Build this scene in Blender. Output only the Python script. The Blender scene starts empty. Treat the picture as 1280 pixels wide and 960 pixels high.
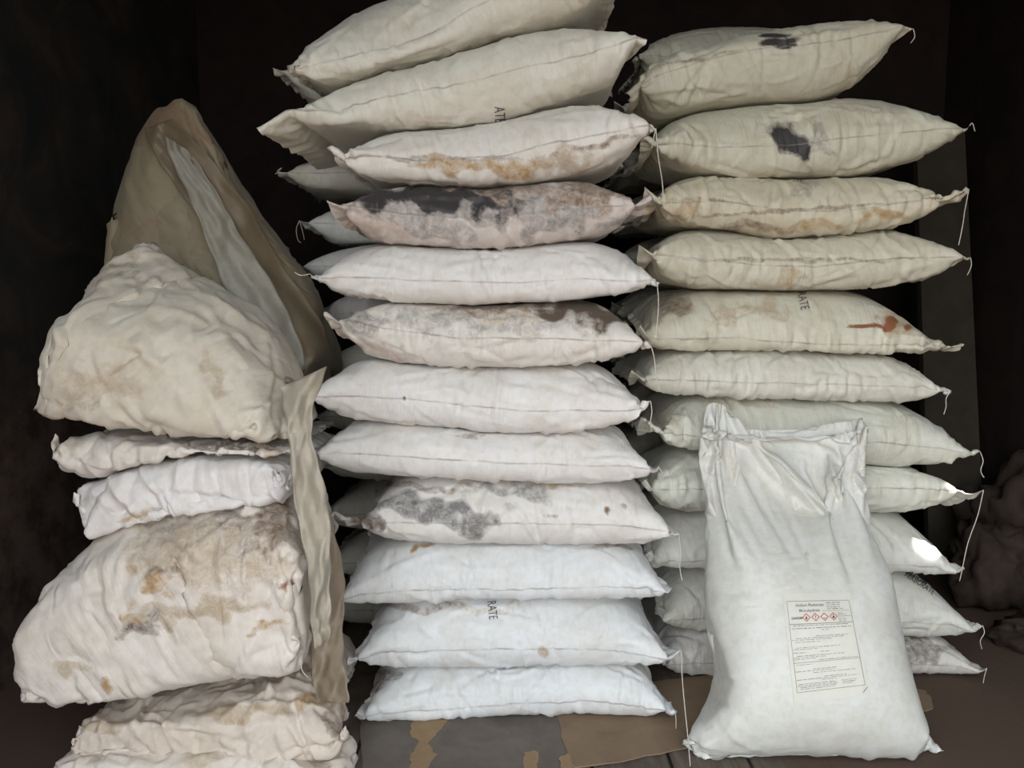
import bpy, bmesh, math, random, time
import numpy as np
from mathutils import Vector, Matrix
from mathutils.bvhtree import BVHTree
from concurrent.futures import ThreadPoolExecutor

T0 = time.time()
C = bpy.context.scene.collection
SC = bpy.context.scene
PI = math.pi

# ---------------------------------------------------------------- camera
CAM_H, PITCH, FPX = 0.98, math.radians(6.0), 960.0
cd = bpy.data.cameras.new('camera')
cam = bpy.data.objects.new('camera', cd)
C.objects.link(cam)
cam.location = (0, 0, CAM_H)
cam.rotation_euler = (PI / 2 - PITCH, 0, 0)
cd.sensor_width = 36.0
cd.lens = 36.0 * FPX / 1280.0
cd.clip_start = 0.02
SC.camera = cam

# ---------------------------------------------------------------- exposure, sky, sun
SC.view_settings.view_transform = 'Standard'
SC.view_settings.look = 'None'
SC.view_settings.gamma = 1.0
SC.view_settings.use_curve_mapping = False
SC.view_settings.exposure = 0.0

world = bpy.data.worlds.new('daylight')
SC.world = world
world.use_nodes = True
wn, wl = world.node_tree.nodes, world.node_tree.links
wn.clear()
w_out = wn.new('ShaderNodeOutputWorld')
w_bg = wn.new('ShaderNodeBackground')
w_tc = wn.new('ShaderNodeTexCoord')
w_sep = wn.new('ShaderNodeSeparateXYZ')
w_ramp = wn.new('ShaderNodeValToRGB')
wl.new(w_tc.outputs['Generated'], w_sep.inputs[0])
w_map = wn.new('ShaderNodeMapRange')
w_map.inputs[1].default_value = -1
w_map.inputs[2].default_value = 1
wl.new(w_sep.outputs['Z'], w_map.inputs[0])
wl.new(w_map.outputs[0], w_ramp.inputs[0])
w_mx = wn.new('ShaderNodeMapRange')           # uneven sky added to shade the folds: brighter left, dimmer right
w_mx.inputs[1].default_value = -0.9
w_mx.inputs[2].default_value = 0.9
w_mx.inputs[3].default_value = 1.45
w_mx.inputs[4].default_value = 0.50
wl.new(w_sep.outputs['X'], w_mx.inputs[0])
w_vm = wn.new('ShaderNodeVectorMath')
w_vm.operation = 'SCALE'
wl.new(w_ramp.outputs[0], w_vm.inputs[0])
wl.new(w_mx.outputs[0], w_vm.inputs['Scale'])
wl.new(w_vm.outputs[0], w_bg.inputs[0])
wl.new(w_bg.outputs[0], w_out.inputs[0])
e = w_ramp.color_ramp.elements
e[0].position = 0.0
e[0].color = (0.20, 0.18, 0.16, 1)
e[1].position = 1.0
e[1].color = (0.82, 0.93, 1.0, 1)
e2 = w_ramp.color_ramp.elements.new(0.46)
e2.color = (0.30, 0.28, 0.26, 1)
e3 = w_ramp.color_ramp.elements.new(0.54)
e3.color = (0.97, 0.99, 1.0, 1)
w_bg.inputs[1].default_value = 3.7

SUN_DIR = Vector((-0.30, 0.45, -1.10)).normalized()      # the way the sunlight travels
sd = bpy.data.lights.new('sun', 'SUN')
sd.energy = 22.0
sd.angle = math.radians(0.8)
sd.color = (1.0, 0.96, 0.88)
sun = bpy.data.objects.new('sun', sd)
C.objects.link(sun)
sun.rotation_euler = SUN_DIR.to_track_quat('-Z', 'Y').to_euler()
sun.location = (3, -2, 5)

# ---------------------------------------------------------------- points seen in the photograph -> the place
CP, SP_ = math.cos(PITCH), math.sin(PITCH)


def at(px, py, Y):
    """the point at distance Y that the photograph shows at pixel (px, py)"""
    u = (px - 640.0) / FPX
    v = (480.0 - py) / FPX
    dy = CP + v * SP_
    t = Y / dy
    return Vector((u * t, Y, CAM_H + (v * CP - SP_) * t))


def pix(P):
    """pixel of world points (numpy, last axis xyz)"""
    x = P[..., 0]
    y = P[..., 1]
    z = P[..., 2] - CAM_H
    dep = y * CP - z * SP_
    return 640 + FPX * x / dep, 480 - FPX * (z * CP + y * SP_) / dep


def ray(px, py):
    d = at(px, py, 1.0) - Vector((0, 0, CAM_H))
    return Vector((0, 0, CAM_H)), d.normalized()


def zcurve(pts, Y, off=0.0, zmin=None):
    w = [at(p[0], p[1], Y) for p in pts]
    xs = np.array([p.x for p in w], np.float32)
    zs = np.array([p.z for p in w], np.float32) + off
    if zmin is not None:
        zs = np.maximum(zs, zmin)
    xx = np.linspace(xs[0], xs[-1], 90)
    zz = np.interp(xx, xs, zs)
    k = np.array([1, 3, 5, 3, 1.0])
    k /= k.sum()
    zp = np.pad(zz, 2, mode='edge')
    zz = np.convolve(zp, k, 'valid')
    return lambda x: np.interp(x, xx, zz).astype(np.float32)


def tag(o, label=None, cat=None, group=None, kind=None):
    if label:
        o['label'] = label
    if cat:
        o['category'] = cat
    if group:
        o['group'] = group
    if kind:
        o['kind'] = kind
    return o


# ---------------------------------------------------------------- materials
def nodes(name):
    m = bpy.data.materials.new(name)
    m.use_nodes = True
    n, l = m.node_tree.nodes, m.node_tree.links
    return m, n, l, n['Principled BSDF']


def mix(n, l, a, b, fac, blend='MIX'):
    x = n.new('ShaderNodeMix')
    x.data_type = 'RGBA'
    x.blend_type = blend
    for v, i in ((a, 6), (b, 7)):
        if isinstance(v, tuple):
            x.inputs[i].default_value = v
        else:
            l.new(v, x.inputs[i])
    if isinstance(fac, (int, float)):
        x.inputs[0].default_value = fac
    else:
        l.new(fac, x.inputs[0])
    return x.outputs[2]


def math_(n, l, op, a, b=None, c=None):
    x = n.new('ShaderNodeMath')
    x.operation = op
    for i, v in enumerate((a, b, c)):
        if v is None:
            continue
        if isinstance(v, (int, float)):
            x.inputs[i].default_value = v
        else:
            l.new(v, x.inputs[i])
    return x.outputs[0]


def noise_(n, l, scale, vec=None, detail=4, rough=0.55, dist=0.0):
    x = n.new('ShaderNodeTexNoise')
    x.inputs['Scale'].default_value = scale
    x.inputs['Detail'].default_value = detail
    x.inputs['Roughness'].default_value = rough
    x.inputs['Distortion'].default_value = dist
    if vec is not None:
        l.new(vec, x.inputs['Vector'])
    return x.outputs['Fac']


def ramp_(n, l, fac, p0, p1, c0=(0, 0, 0, 1), c1=(1, 1, 1, 1)):
    x = n.new('ShaderNodeValToRGB')
    x.color_ramp.elements[0].position = p0
    x.color_ramp.elements[1].position = p1
    x.color_ramp.elements[0].color = c0
    x.color_ramp.elements[1].color = c1
    l.new(fac, x.inputs[0])
    return x.outputs[0]


def sack_material(name, crumple=0.5, weave=0.25, rough=0.5, translucent=0.0, line=True, pucker=0.45):
    m, n, l, b = nodes(name)
    tint = n.new('ShaderNodeAttribute')
    tint.attribute_name = 'tint'
    dirt = n.new('ShaderNodeAttribute')
    dirt.attribute_name = 'dirt'
    uv = n.new('ShaderNodeUVMap')
    uv.uv_map = 'UVMap'
    geo = n.new('ShaderNodeNewGeometry')
    pos = geo.outputs['Position']
    # faint soiling of the cloth: patches at two sizes
    n1 = noise_(n, l, 9.0, pos, 5, 0.6, 0.4)
    n2 = noise_(n, l, 60.0, pos, 4, 0.65)
    col = mix(n, l, tint.outputs['Color'], (0.90, 0.87, 0.82, 1), ramp_(n, l, n1, 0.42, 0.75), 'MULTIPLY')
    col = mix(n, l, col, (0.94, 0.93, 0.90, 1), ramp_(n, l, n2, 0.45, 0.62), 'MULTIPLY')
    # stains, broken up by noise drawn out along the sack
    smp = n.new('ShaderNodeMapping')
    smp.inputs['Scale'].default_value = (0.42, 1.0, 1.0)
    l.new(pos, smp.inputs['Vector'])
    amt = math_(n, l, 'MULTIPLY_ADD', math_(n, l, 'SUBTRACT', noise_(n, l, 55.0, pos, 6, 0.7, 0.6), 0.5), 1.3, dirt.outputs['Alpha'])
    amt = math_(n, l, 'MULTIPLY', amt, math_(n, l, 'MINIMUM', math_(n, l, 'MULTIPLY', dirt.outputs['Alpha'], 4.0), 1.0))
    amt = ramp_(n, l, amt, 0.08, 0.66)
    col = mix(n, l, col, dirt.outputs['Color'], amt)
    sep = n.new('ShaderNodeSeparateXYZ')
    l.new(uv.outputs[0], sep.inputs[0])
    if line:
        # the fold line along the side of the sack
        wob = math_(n, l, 'MULTIPLY_ADD', noise_(n, l, 14.0, pos, 2), 0.010, -0.005)
        dl = math_(n, l, 'ABSOLUTE', math_(n, l, 'ADD', sep.outputs['Y'], wob))
        lm = math_(n, l, 'SUBTRACT', 1.0, math_(n, l, 'MINIMUM', math_(n, l, 'DIVIDE', dl, 0.0030), 1.0))
        lm = math_(n, l, 'MULTIPLY', lm, ramp_(n, l, noise_(n, l, 22.0, pos, 3), 0.36, 0.62, (0.15, 0.15, 0.15, 1), (0.75, 0.75, 0.75, 1)))
        col = mix(n, l, col, (0.22, 0.19, 0.17, 1), lm)
    l.new(col, b.inputs['Base Color'])
    b.inputs['Roughness'].default_value = rough
    b.inputs['Specular IOR Level'].default_value = 0.35
    b.inputs['Sheen Weight'].default_value = 0.08
    # weave: tapes 2.4 mm wide both ways, plus small crumples
    wx = n.new('ShaderNodeTexWave')
    wx.bands_direction = 'X'
    wx.inputs['Scale'].default_value = 130.0
    wy = n.new('ShaderNodeTexWave')
    wy.bands_direction = 'Y'
    wy.inputs['Scale'].default_value = 130.0
    for w in (wx, wy):
        w.inputs['Distortion'].default_value = 0.6
        l.new(uv.outputs[0], w.inputs['Vector'])
    wv = math_(n, l, 'ADD', wx.outputs['Fac'], wy.outputs['Fac'])
    b1 = n.new('ShaderNodeBump')
    b1.inputs['Strength'].default_value = weave
    b1.inputs['Distance'].default_value = 0.0006
    l.new(wv, b1.inputs['Height'])
    mp = n.new('ShaderNodeMapping')
    mp.inputs['Scale'].default_value = (1.0, 0.45, 1.0)
    l.new(uv.outputs[0], mp.inputs['Vector'])
    cr = n.new('ShaderNodeTexNoise')
    cr.noise_type = 'RIDGED_MULTIFRACTAL' if hasattr(cr, 'noise_type') else 'FBM'
    cr.inputs['Scale'].default_value = 26.0
    cr.inputs['Detail'].default_value = 3.0
    cr.inputs['Roughness'].default_value = 0.5
    cr.inputs['Distortion'].default_value = 0.9
    l.new(mp.outputs[0], cr.inputs['Vector'])
    b2 = n.new('ShaderNodeBump')
    b2.inputs['Strength'].default_value = crumple
    b2.inputs['Distance'].default_value = 0.0035 if crumple < .79 else 0.007
    l.new(cr.outputs['Fac'], b2.inputs['Height'])
    l.new(b1.outputs[0], b2.inputs['Normal'])
    # short fine puckers running across the sack, in patches
    mp2 = n.new('ShaderNodeMapping')
    mp2.inputs['Scale'].default_value = (150.0, 17.0, 1.0)
    mp2.inputs['Rotation'].default_value = (0, 0, 0.12)
    l.new(uv.outputs[0], mp2.inputs['Vector'])
    pk = noise_(n, l, 1.0, mp2.outputs[0], 3, 0.6, 0.5)
    pm = ramp_(n, l, noise_(n, l, 7.0, pos, 3), 0.40, 0.62)
    b3 = n.new('ShaderNodeBump')
    b3.inputs['Strength'].default_value = pucker
    b3.inputs['Distance'].default_value = 0.006
    l.new(math_(n, l, 'MULTIPLY', pk, pm), b3.inputs['Height'])
    l.new(b2.outputs[0], b3.inputs['Normal'])
    l.new(b3.outputs[0], b.inputs['Normal'])
    if translucent:
        b.inputs['Transmission Weight'].default_value = 0.0
        tr = n.new('ShaderNodeBsdfTranslucent')
        l.new(col, tr.inputs[0])
        mx = n.new('ShaderNodeMixShader')
        mx.inputs[0].default_value = translucent
        l.new(b.outputs[0], mx.inputs[1])
        l.new(tr.outputs[0], mx.inputs[2])
        l.new(mx.outputs[0], n['Material Output'].inputs['Surface'])
    return m


def plain(name, col, rough=0.6, nscale=20.0, amt=0.3, col2=None, bump=0.2, bdist=0.002, spec=0.3, dist=0.3):
    m, n, l, b = nodes(name)
    geo = n.new('ShaderNodeNewGeometry')
    f = noise_(n, l, nscale, geo.outputs['Position'], 6, 0.65, dist)
    c2 = col2 or tuple(c * 0.5 for c in col)
    c = mix(n, l, tuple(col) + (1,), tuple(c2) + (1,), math_(n, l, 'MULTIPLY', ramp_(n, l, f, 0.38, 0.68), amt))
    l.new(c, b.inputs['Base Color'])
    b.inputs['Roughness'].default_value = rough
    b.inputs['Specular IOR Level'].default_value = spec
    if bump:
        bp = n.new('ShaderNodeBump')
        bp.inputs['Strength'].default_value = bump
        bp.inputs['Distance'].default_value = bdist
        l.new(noise_(n, l, nscale * 3, geo.outputs['Position'], 5), bp.inputs['Height'])
        l.new(bp.outputs[0], b.inputs['Normal'])
    return m


M_SACK = sack_material('woven_sack_cloth', 0.75, 0.2, 0.48)
M_UPR = sack_material('upright_sack_cloth', 0.6, 0.2, 0.46, line=False, pucker=0.0)
M_OLD = sack_material('crumpled_sack_cloth', 0.8, 0.2, 0.55, line=False, pucker=0.3)
M_LINER = sack_material('thin_plastic_liner', 0.25, 0.0, 0.32, translucent=0.35, line=False, pucker=0.2)
M_THREAD = plain('sewing_thread', (0.62, 0.58, 0.50), 0.8, 200, 0.3, bump=0)
M_INK = plain('black_print', (0.05, 0.05, 0.055), 0.6, 90, 0.6, (0.22, 0.21, 0.2), bump=0)
M_FINE = plain('fine_grey_print', (0.20, 0.20, 0.19), 0.6, 90, 0.4, (0.35, 0.34, 0.32), bump=0)
M_RED = plain('red_print', (0.55, 0.13, 0.11), 0.6, 90, 0.3, bump=0)
M_PAPER = plain('label_paper', (0.66, 0.65, 0.585), 0.45, 35, 0.25, (0.55, 0.52, 0.45), 0.1, 0.001)

# ---------------------------------------------------------------- cloth relaxation: a tube of cloth, filled, between the surfaces that hold it
F=np.float32
def _proj(A,B,rest,k,comp=1.0):
    d=B-A
    l=np.sqrt(np.einsum('...k,...k->...',d,d))+1e-9
    c=(l-rest)/l
    if comp!=1.0: c=np.where(c<0,c*comp,c)
    d*=(c*(0.5*k))[...,None]
    A+=d; B-=d
def _normals(X):
    du=np.empty_like(X); du[:,1:-1]=X[:,2:]-X[:,:-2]; du[:,0]=X[:,1]-X[:,0]; du[:,-1]=X[:,-1]-X[:,-2]
    dv=np.roll(X,-1,0)-np.roll(X,1,0)
    n=np.cross(dv,du)
    n/=np.sqrt((n*n).sum(-1,keepdims=True))+1e-9
    return n.astype(F)
def _area(X):
    du=np.empty_like(X); du[:,1:-1]=(X[:,2:]-X[:,:-2])*.5; du[:,0]=(X[:,1]-X[:,0])*.5; du[:,-1]=(X[:,-1]-X[:,-2])*.5
    dv=(np.roll(X,-1,0)-np.roll(X,1,0))*.5
    c=np.cross(dv,du)
    return np.sqrt((c*c).sum(-1))
def _noise(rng,shape,cells):
    # smooth random field, periodic in the first axis
    nj,ni=shape
    a=max(3,int(cells[0])); b=max(3,int(cells[1]))
    g=rng.standard_normal((a,b+1)).astype(F)
    y=np.arange(nj)*a/nj; x=np.linspace(0,b-1e-3,ni)
    y0=y.astype(int); x0=x.astype(int); fy=(y-y0)[:,None]; fx=(x-x0)[None]
    fy=fy*fy*(3-2*fy); fx=fx*fx*(3-2*fx)
    y1=(y0+1)%a; x1=x0+1
    return ((g[y0][:,x0]*(1-fx)+g[y0][:,x1]*fx)*(1-fy)+(g[y1][:,x0]*(1-fx)+g[y1][:,x1]*fx)*fy).astype(F)
def _up(X):
    nj,ni=X.shape[:2]
    Y=np.empty((nj*2,ni*2-1,3),F)
    Y[0::2,0::2]=X
    Y[0::2,1::2]=(X[:,:-1]+X[:,1:])/2
    Y[1::2,:]=0
    nx=np.roll(Y[0::2],-1,0)
    Y[1::2]=(Y[0::2]+nx)/2
    return Y
def sim_bag(aL,aR,W,h0,lo,hi,pinL,pinR,seed=0,su=1.02,sv=1.0,n=(40,13),levels=((150,8,.0016),(50,6,.0006),(22,5,.0002)),
            lip=(1,1),dlo=None,dhi=None,extra=None,pfun=None,crease=None,amp=.004,open_end=False,pins=None,bend=.06,fric=.6,shear=.35,drop=0.,fill=.9,d_off=0.,pre=None,seam=None):
    """cloth tube relaxed under inner pressure between the floor lo(a,d) and lid hi(a,d); returns X[j,i,3] in (a,d,h)"""
    rng=np.random.default_rng(seed)
    nu,nv=n; nj=2*nv
    s=np.linspace(0,1,nu+1)
    jj=np.arange(nj); dd=np.where(jj<=nv,jj,nj-jj)/nv*W
    sgn=np.where((jj>0)&(jj<nv),1.,np.where(jj>nv,-1.,0.))
    X=np.zeros((nj,nu+1,3),F)
    X[...,0]=aL+(aR-aL)*s[None]
    X[...,1]=dd[:,None]+d_off
    X[...,2]=h0(X[0,:,0])[None]+sgn[:,None]*.01*(np.sin(np.pi*s)[None])
    if pre is not None:      # start from a filled shape between floor and lid
        d0,d1=pre
        X[...,1]=d0+(d1-d0)*dd[:,None]/W
        f=(np.abs(np.sin(np.pi*jj/nv))**.4)[:,None]*(np.clip(np.minimum(s,1-s)/.10,0,1)**.6)[None]
        l=lo(X[...,0],X[...,1]); h=hi(X[...,0],X[...,1]); m=np.clip(X[...,2],l,h)
        X[...,2]=np.where(sgn[:,None]>0,m+(h-m)*f*.97,m+(l-m)*f*.97)
    P=X.copy()
    L=(aR-aL)*su; Wr=W*sv; V0=None
    for lev,(steps,its,pr) in enumerate(levels):
        if lev>0:
            X=_up(X); nj,ni=X.shape[:2]; nu=ni-1; nv=nj//2
        nj,ni=X.shape[:2]
        ru=L/nu; rv=Wr/nv
        X[...,2]+=amp/(2**lev)*(_noise(rng,(nj,ni),(nj/3,ni/3)))
        X[...,1]+=amp*.5/(2**lev)*(_noise(rng,(nj,ni),(nj/3,ni/3)))
        P=X.copy()
        ru_j=np.full((nj,1),ru,F)
        if crease:
            w=np.exp(-((np.minimum(np.arange(nj),nj-np.arange(nj))*rv)/.012)**2)+np.exp(-((np.abs(np.arange(nj)-nv)*rv)/.012)**2)
            ru_j[:,0]*=1-crease*w
        k0=lip[0]*2**lev; k1=lip[1]*2**lev
        mate=(-np.arange(nj))%nj
        rd=float(np.hypot(ru,rv))
        for st in range(steps):
            nrm=_normals(X)
            vol=float((X*nrm*_area(X)[...,None]).sum())/3
            if lev==0 and st==int(steps*.6): V0=vol*fill
            lim=1. if V0 is None else float(np.clip((V0-vol)/(.02*abs(V0)),-1.,1.))
            V=(X-P)*(.92 if st<steps*.7 else .8)
            P=X.copy()
            pp=pr if pfun is None else pr*pfun(X)[...,None]
            X=X+V+nrm*(pp*lim)
            X[...,2]-=pr*.12
            if drop: X[...,0]-=pr*drop
            for it in range(its):
                for o in (0,1):
                    m=(ni-o)//2
                    _proj(X[:,o:o+2*m:2][:,:m],X[:,o+1:o+1+2*m:2][:,:m],ru_j,1.)
                _proj(X[0::2],X[1::2],rv,1.)
                Xr=np.roll(X,-1,0); _proj(Xr[0::2],Xr[1::2],rv,1.); X=np.roll(Xr,1,0)
                if shear:
                    A=X[0::2,:-1];B=X[1::2,1:];_proj(A,B,rd,shear)
                    A=X[0::2,1:];B=X[1::2,:-1];_proj(A,B,rd,shear)
                    Xr=np.roll(X,-1,0)
                    A=Xr[0::2,:-1];B=Xr[1::2,1:];_proj(A,B,rd,shear)
                    A=Xr[0::2,1:];B=Xr[1::2,:-1];_proj(A,B,rd,shear); X=np.roll(Xr,1,0)
                if bend and it%2==0:
                    for o in (0,2):
                        q=X[:,o:]; m=q.shape[1]//4
                        if m: 
                            for e in (0,1): _proj(q[:,e:e+4*m:4][:,:m],q[:,e+2:e+2+4*m:4][:,:m],2*ru_j,bend)
                    if nj%4==0:
                        for o in range(4):
                            Xr=np.roll(X,-o,0); _proj(Xr[0::4],Xr[2::4],2*rv,bend); X=np.roll(Xr,o,0)
                # sewn ends
                for sl in ((slice(0,k0+1)),(slice(ni-1-k1,ni))):
                    if open_end and sl.start>0: continue
                    Mn=(X[:,sl]+X[mate][:,sl])/2
                    X[:,sl]=Mn
                if pinL is not None: X[0,0]+= (np.asarray(pinL,F)-X[0,0])*.5
                if pinR is not None: X[0,-1]+=(np.asarray(pinR,F)-X[0,-1])*.5
                if pins is not None: pins(X,lev)
                if seam is not None:
                    e_=ni//12
                    q=X[0,e_:ni-e_]; q[:,2]+=(seam(q[:,0])-q[:,2])*.35
                # walls
                l=lo(X[...,0],X[...,1]); h=hi(X[...,0],X[...,1])
                z=X[...,2]; zc=np.clip(z,l,np.maximum(h,l+.002))
                hit=(zc!=z); X[...,2]=zc
                if dlo is not None: X[...,1]=np.maximum(X[...,1],dlo(X[...,0]))
                if dhi is not None: X[...,1]=np.minimum(X[...,1],dhi(X[...,0]))
                if extra is not None: extra(X)
            if fric:
                hm=hit[...,None]; P=np.where(hm,P+(X-P)*fric,P)
    # separate the two layers at sewn lips
    return X

# ---------------------------------------------------------------- mesh helpers
WORG = {}


def new_obj(name, verts, faces, mat, parent=None, smooth=True, origin=None):
    v = np.asarray(verts, np.float32).reshape(-1, 3)
    org = np.array(origin if origin is not None else (0, 0, 0), np.float32)
    m = bpy.data.meshes.new(name)
    m.from_pydata((v - org).tolist(), [], [list(map(int, f)) for f in faces])
    m.materials.append(mat)
    if smooth:
        m.shade_smooth()
    o = bpy.data.objects.new(name, m)
    C.objects.link(o)
    o.location = org.tolist()
    WORG[o.name] = org
    if parent:
        o.parent = parent
        o.location = (org - WORG[parent.name]).tolist()
    return o


def grid_mesh(name, V, quads, uvs, cols, dirt, mat, origin, parent=None):
    """V (n,3) float, quads (m,4) int, uvs (m,4,2)"""
    used, inv = np.unique(quads.ravel(), return_inverse=True)
    V = V[used] - origin
    cols = cols[used]
    dirt = dirt[used]
    quads = inv.reshape(-1, 4)
    m = bpy.data.meshes.new(name)
    m.vertices.add(len(V))
    m.vertices.foreach_set('co', V.astype(np.float32).ravel())
    nq = len(quads)
    m.loops.add(nq * 4)
    m.loops.foreach_set('vertex_index', quads.astype(np.int32).ravel())
    m.polygons.add(nq)
    m.polygons.foreach_set('loop_start', np.arange(0, nq * 4, 4, dtype=np.int32))
    m.polygons.foreach_set('loop_total', np.full(nq, 4, np.int32))
    m.update(calc_edges=True)
    uvl = m.uv_layers.new(name='UVMap')
    uvl.data.foreach_set('uv', uvs.astype(np.float32).ravel())
    a = m.attributes.new('tint', 'FLOAT_COLOR', 'POINT')
    a.data.foreach_set('color', cols.astype(np.float32).ravel())
    a = m.attributes.new('dirt', 'FLOAT_COLOR', 'POINT')
    a.data.foreach_set('color', dirt.astype(np.float32).ravel())
    m.materials.append(mat)
    m.shade_smooth()
    o = bpy.data.objects.new(name, m)
    C.objects.link(o)
    o.location = origin.tolist()
    WORG[o.name] = np.asarray(origin, np.float32)
    if parent is not None:
        o.parent = parent
        o.location = (origin - WORG[parent.name]).tolist()
    return o


def tube(name, pts, r, mat, parent=None, seg=6):
    P = [Vector(p) for p in pts]
    # smooth the path
    Q = []
    for i in range(len(P) - 1):
        p0 = P[max(i - 1, 0)]
        p1, p2 = P[i], P[i + 1]
        p3 = P[min(i + 2, len(P) - 1)]
        for k in range(6):
            t = k / 6
            Q.append(0.5 * ((2 * p1) + (p2 - p0) * t + (2 * p0 - 5 * p1 + 4 * p2 - p3) * t * t + (3 * p1 - p0 - 3 * p2 + p3) * t ** 3))
    Q.append(P[-1])
    vs, fs = [], []
    for i, q in enumerate(Q):
        d = (Q[min(i + 1, len(Q) - 1)] - Q[max(i - 1, 0)]).normalized()
        a = d.cross(Vector((0, 1, 0.01)))
        if a.length < 1e-3:
            a = Vector((1, 0, 0))
        a.normalize()
        b = d.cross(a)
        for k in range(seg):
            an = 2 * PI * k / seg
            vs.append(q + a * (r * math.cos(an)) + b * (r * math.sin(an)))
    for i in range(len(Q) - 1):
        for k in range(seg):
            k2 = (k + 1) % seg
            fs.append((i * seg + k, i * seg + k2, (i + 1) * seg + k2, (i + 1) * seg + k))
    fs.append(tuple(range(seg))[::-1])
    fs.append(tuple(range((len(Q) - 1) * seg, len(Q) * seg)))
    return new_obj(name, [tuple(v) for v in vs], fs, mat, parent, origin=tuple(Q[0]))


# ---------------------------------------------------------------- creases in the cloth
def wrinkle(X, L, Wr, seed, pleat=1.0, folds=46, famp=0.0022, gather=1.0, crump=0.0, flen=(0.03, 0.13), fw=(0.004, 0.009), iso=False):
    rng = np.random.default_rng(seed + 999)
    nj, ni = X.shape[:2]
    nv = nj // 2
    jj = np.arange(nj)
    v = np.where(jj <= nv, jj, jj - nj).astype(np.float32) * (Wr / nv)          # signed, 0 on the front fold
    v = v[:, None] + np.zeros((1, ni), np.float32)
    u = (np.linspace(0, L, ni, dtype=np.float32))[None, :] + np.zeros((nj, 1), np.float32)
    D = np.zeros((nj, ni), np.float32)
    # little pleats across the fold line, in patches
    p = _noise(rng, (nj, ni), (2 * Wr / 0.05, L / 0.012))
    patch = np.clip(_noise(rng, (nj, ni), (4, 6)) * 1.2 + 0.25, 0, 1.2)
    D += 0.0013 * pleat * p * patch * np.exp(-(v / 0.05) ** 2)
    # gathers towards the sewn ends
    g = _noise(rng, (nj, ni), (2 * Wr / 0.018, L / 0.11))
    D += 0.0034 * gather * g * (np.exp(-((u) / 0.06) ** 2) + np.exp(-((L - u) / 0.06) ** 2))
    # single folds
    for k in range(folds):
        u0 = rng.uniform(0.02, L - 0.02)
        v0 = rng.uniform(-0.5, 0.5) * Wr * (1.0 if iso else 0.45)
        if iso:
            th = rng.uniform(0, PI)
        else:
            th = PI / 2 + rng.normal(0, 0.42)
            if rng.random() < 0.3:
                th = math.atan2(v0, u0 - (0 if u0 < L / 2 else L)) + rng.normal(0, 0.15)
        ln = rng.uniform(*flen)
        w = rng.uniform(*fw)
        du, dv = u - u0, v - v0
        s = du * math.cos(th) + dv * math.sin(th)
        bend = rng.normal(0, 2.0)
        d = -du * math.sin(th) + dv * math.cos(th) + bend * s * s
        m = np.exp(-(s / ln) ** 2 * 2.2)
        a = famp * rng.uniform(0.4, 1.3) * rng.choice((-1, 1), p=(0.35, 0.65))
        D += a * m * (np.exp(-np.abs(d) / w) - 0.45 * np.exp(-((d - 1.6 * w) / (1.3 * w)) ** 2))
    if crump:
        n1 = _noise(rng, (nj, ni), (2 * Wr / 0.09, L / 0.11))
        n2 = _noise(rng, (nj, ni), (2 * Wr / 0.045, L / 0.05))
        n3 = _noise(rng, (nj, ni), (2 * Wr / 0.02, L / 0.022))
        D += crump * (0.5 - np.abs(n1)) * 1.0 + crump * 0.55 * (0.5 - np.abs(n2)) + crump * 0.22 * (0.5 - np.abs(n3))
    N = _normals(X)
    return X + N * D[..., None]


STAIN_RGB = dict(ochre=(0.40, 0.25, 0.11), brown=(0.20, 0.125, 0.075), black=(0.045, 0.04, 0.042), grey=(0.20, 0.19, 0.185),
                 rust=(0.26, 0.10, 0.045), tan=(0.42, 0.32, 0.21), umber=(0.12, 0.085, 0.06), pink=(0.50, 0.40, 0.35))


def dirt_of(Xw, N, stains):
    """stain colour and strength of every vertex; a stain is (px, py, rx, ry, degrees, colour, strength)"""
    shp = Xw.shape[:-1]
    out = np.zeros(shp + (4,), np.float32)
    out[..., :3] = STAIN_RGB['brown']
    if not stains:
        return out
    px, py = pix(Xw)
    wx = np.sin(px / 7.1 + py / 13.0) + np.sin(px / 17.3 - py / 9.7 + 1.3) + .6 * np.sin(py / 4.3 + px / 31.0) + .5 * np.sin(px / 3.7 + 2.0)
    wy = np.sin(py / 6.3 - px / 15.0 + .7) + np.sin(px / 11.9 + py / 19.0 + 2.1) + .6 * np.sin(px / 5.1 + 1.1)
    facing = N[..., 1] < 0.35
    for (cx, cy, rx, ry, ang, colr, st) in stains:
        a = math.radians(ang)
        wa = min(min(rx, ry) * (.2 if colr == 'black' and st > .9 else .42), 6.0)
        dx, dy = px - cx + wx * wa, py - cy + wy * wa
        q = np.sqrt(((dx * math.cos(a) + dy * math.sin(a)) / rx) ** 2 + ((-dx * math.sin(a) + dy * math.cos(a)) / ry) ** 2)
        m = np.clip((1.35 - q) / 0.85, 0, 1)
        m = (m * m * (3 - 2 * m)) * st * facing
        k = m > out[..., 3]
        out[..., 3] = np.maximum(out[..., 3], m)
        out[k, :3] = STAIN_RGB[colr]
    return out


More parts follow.
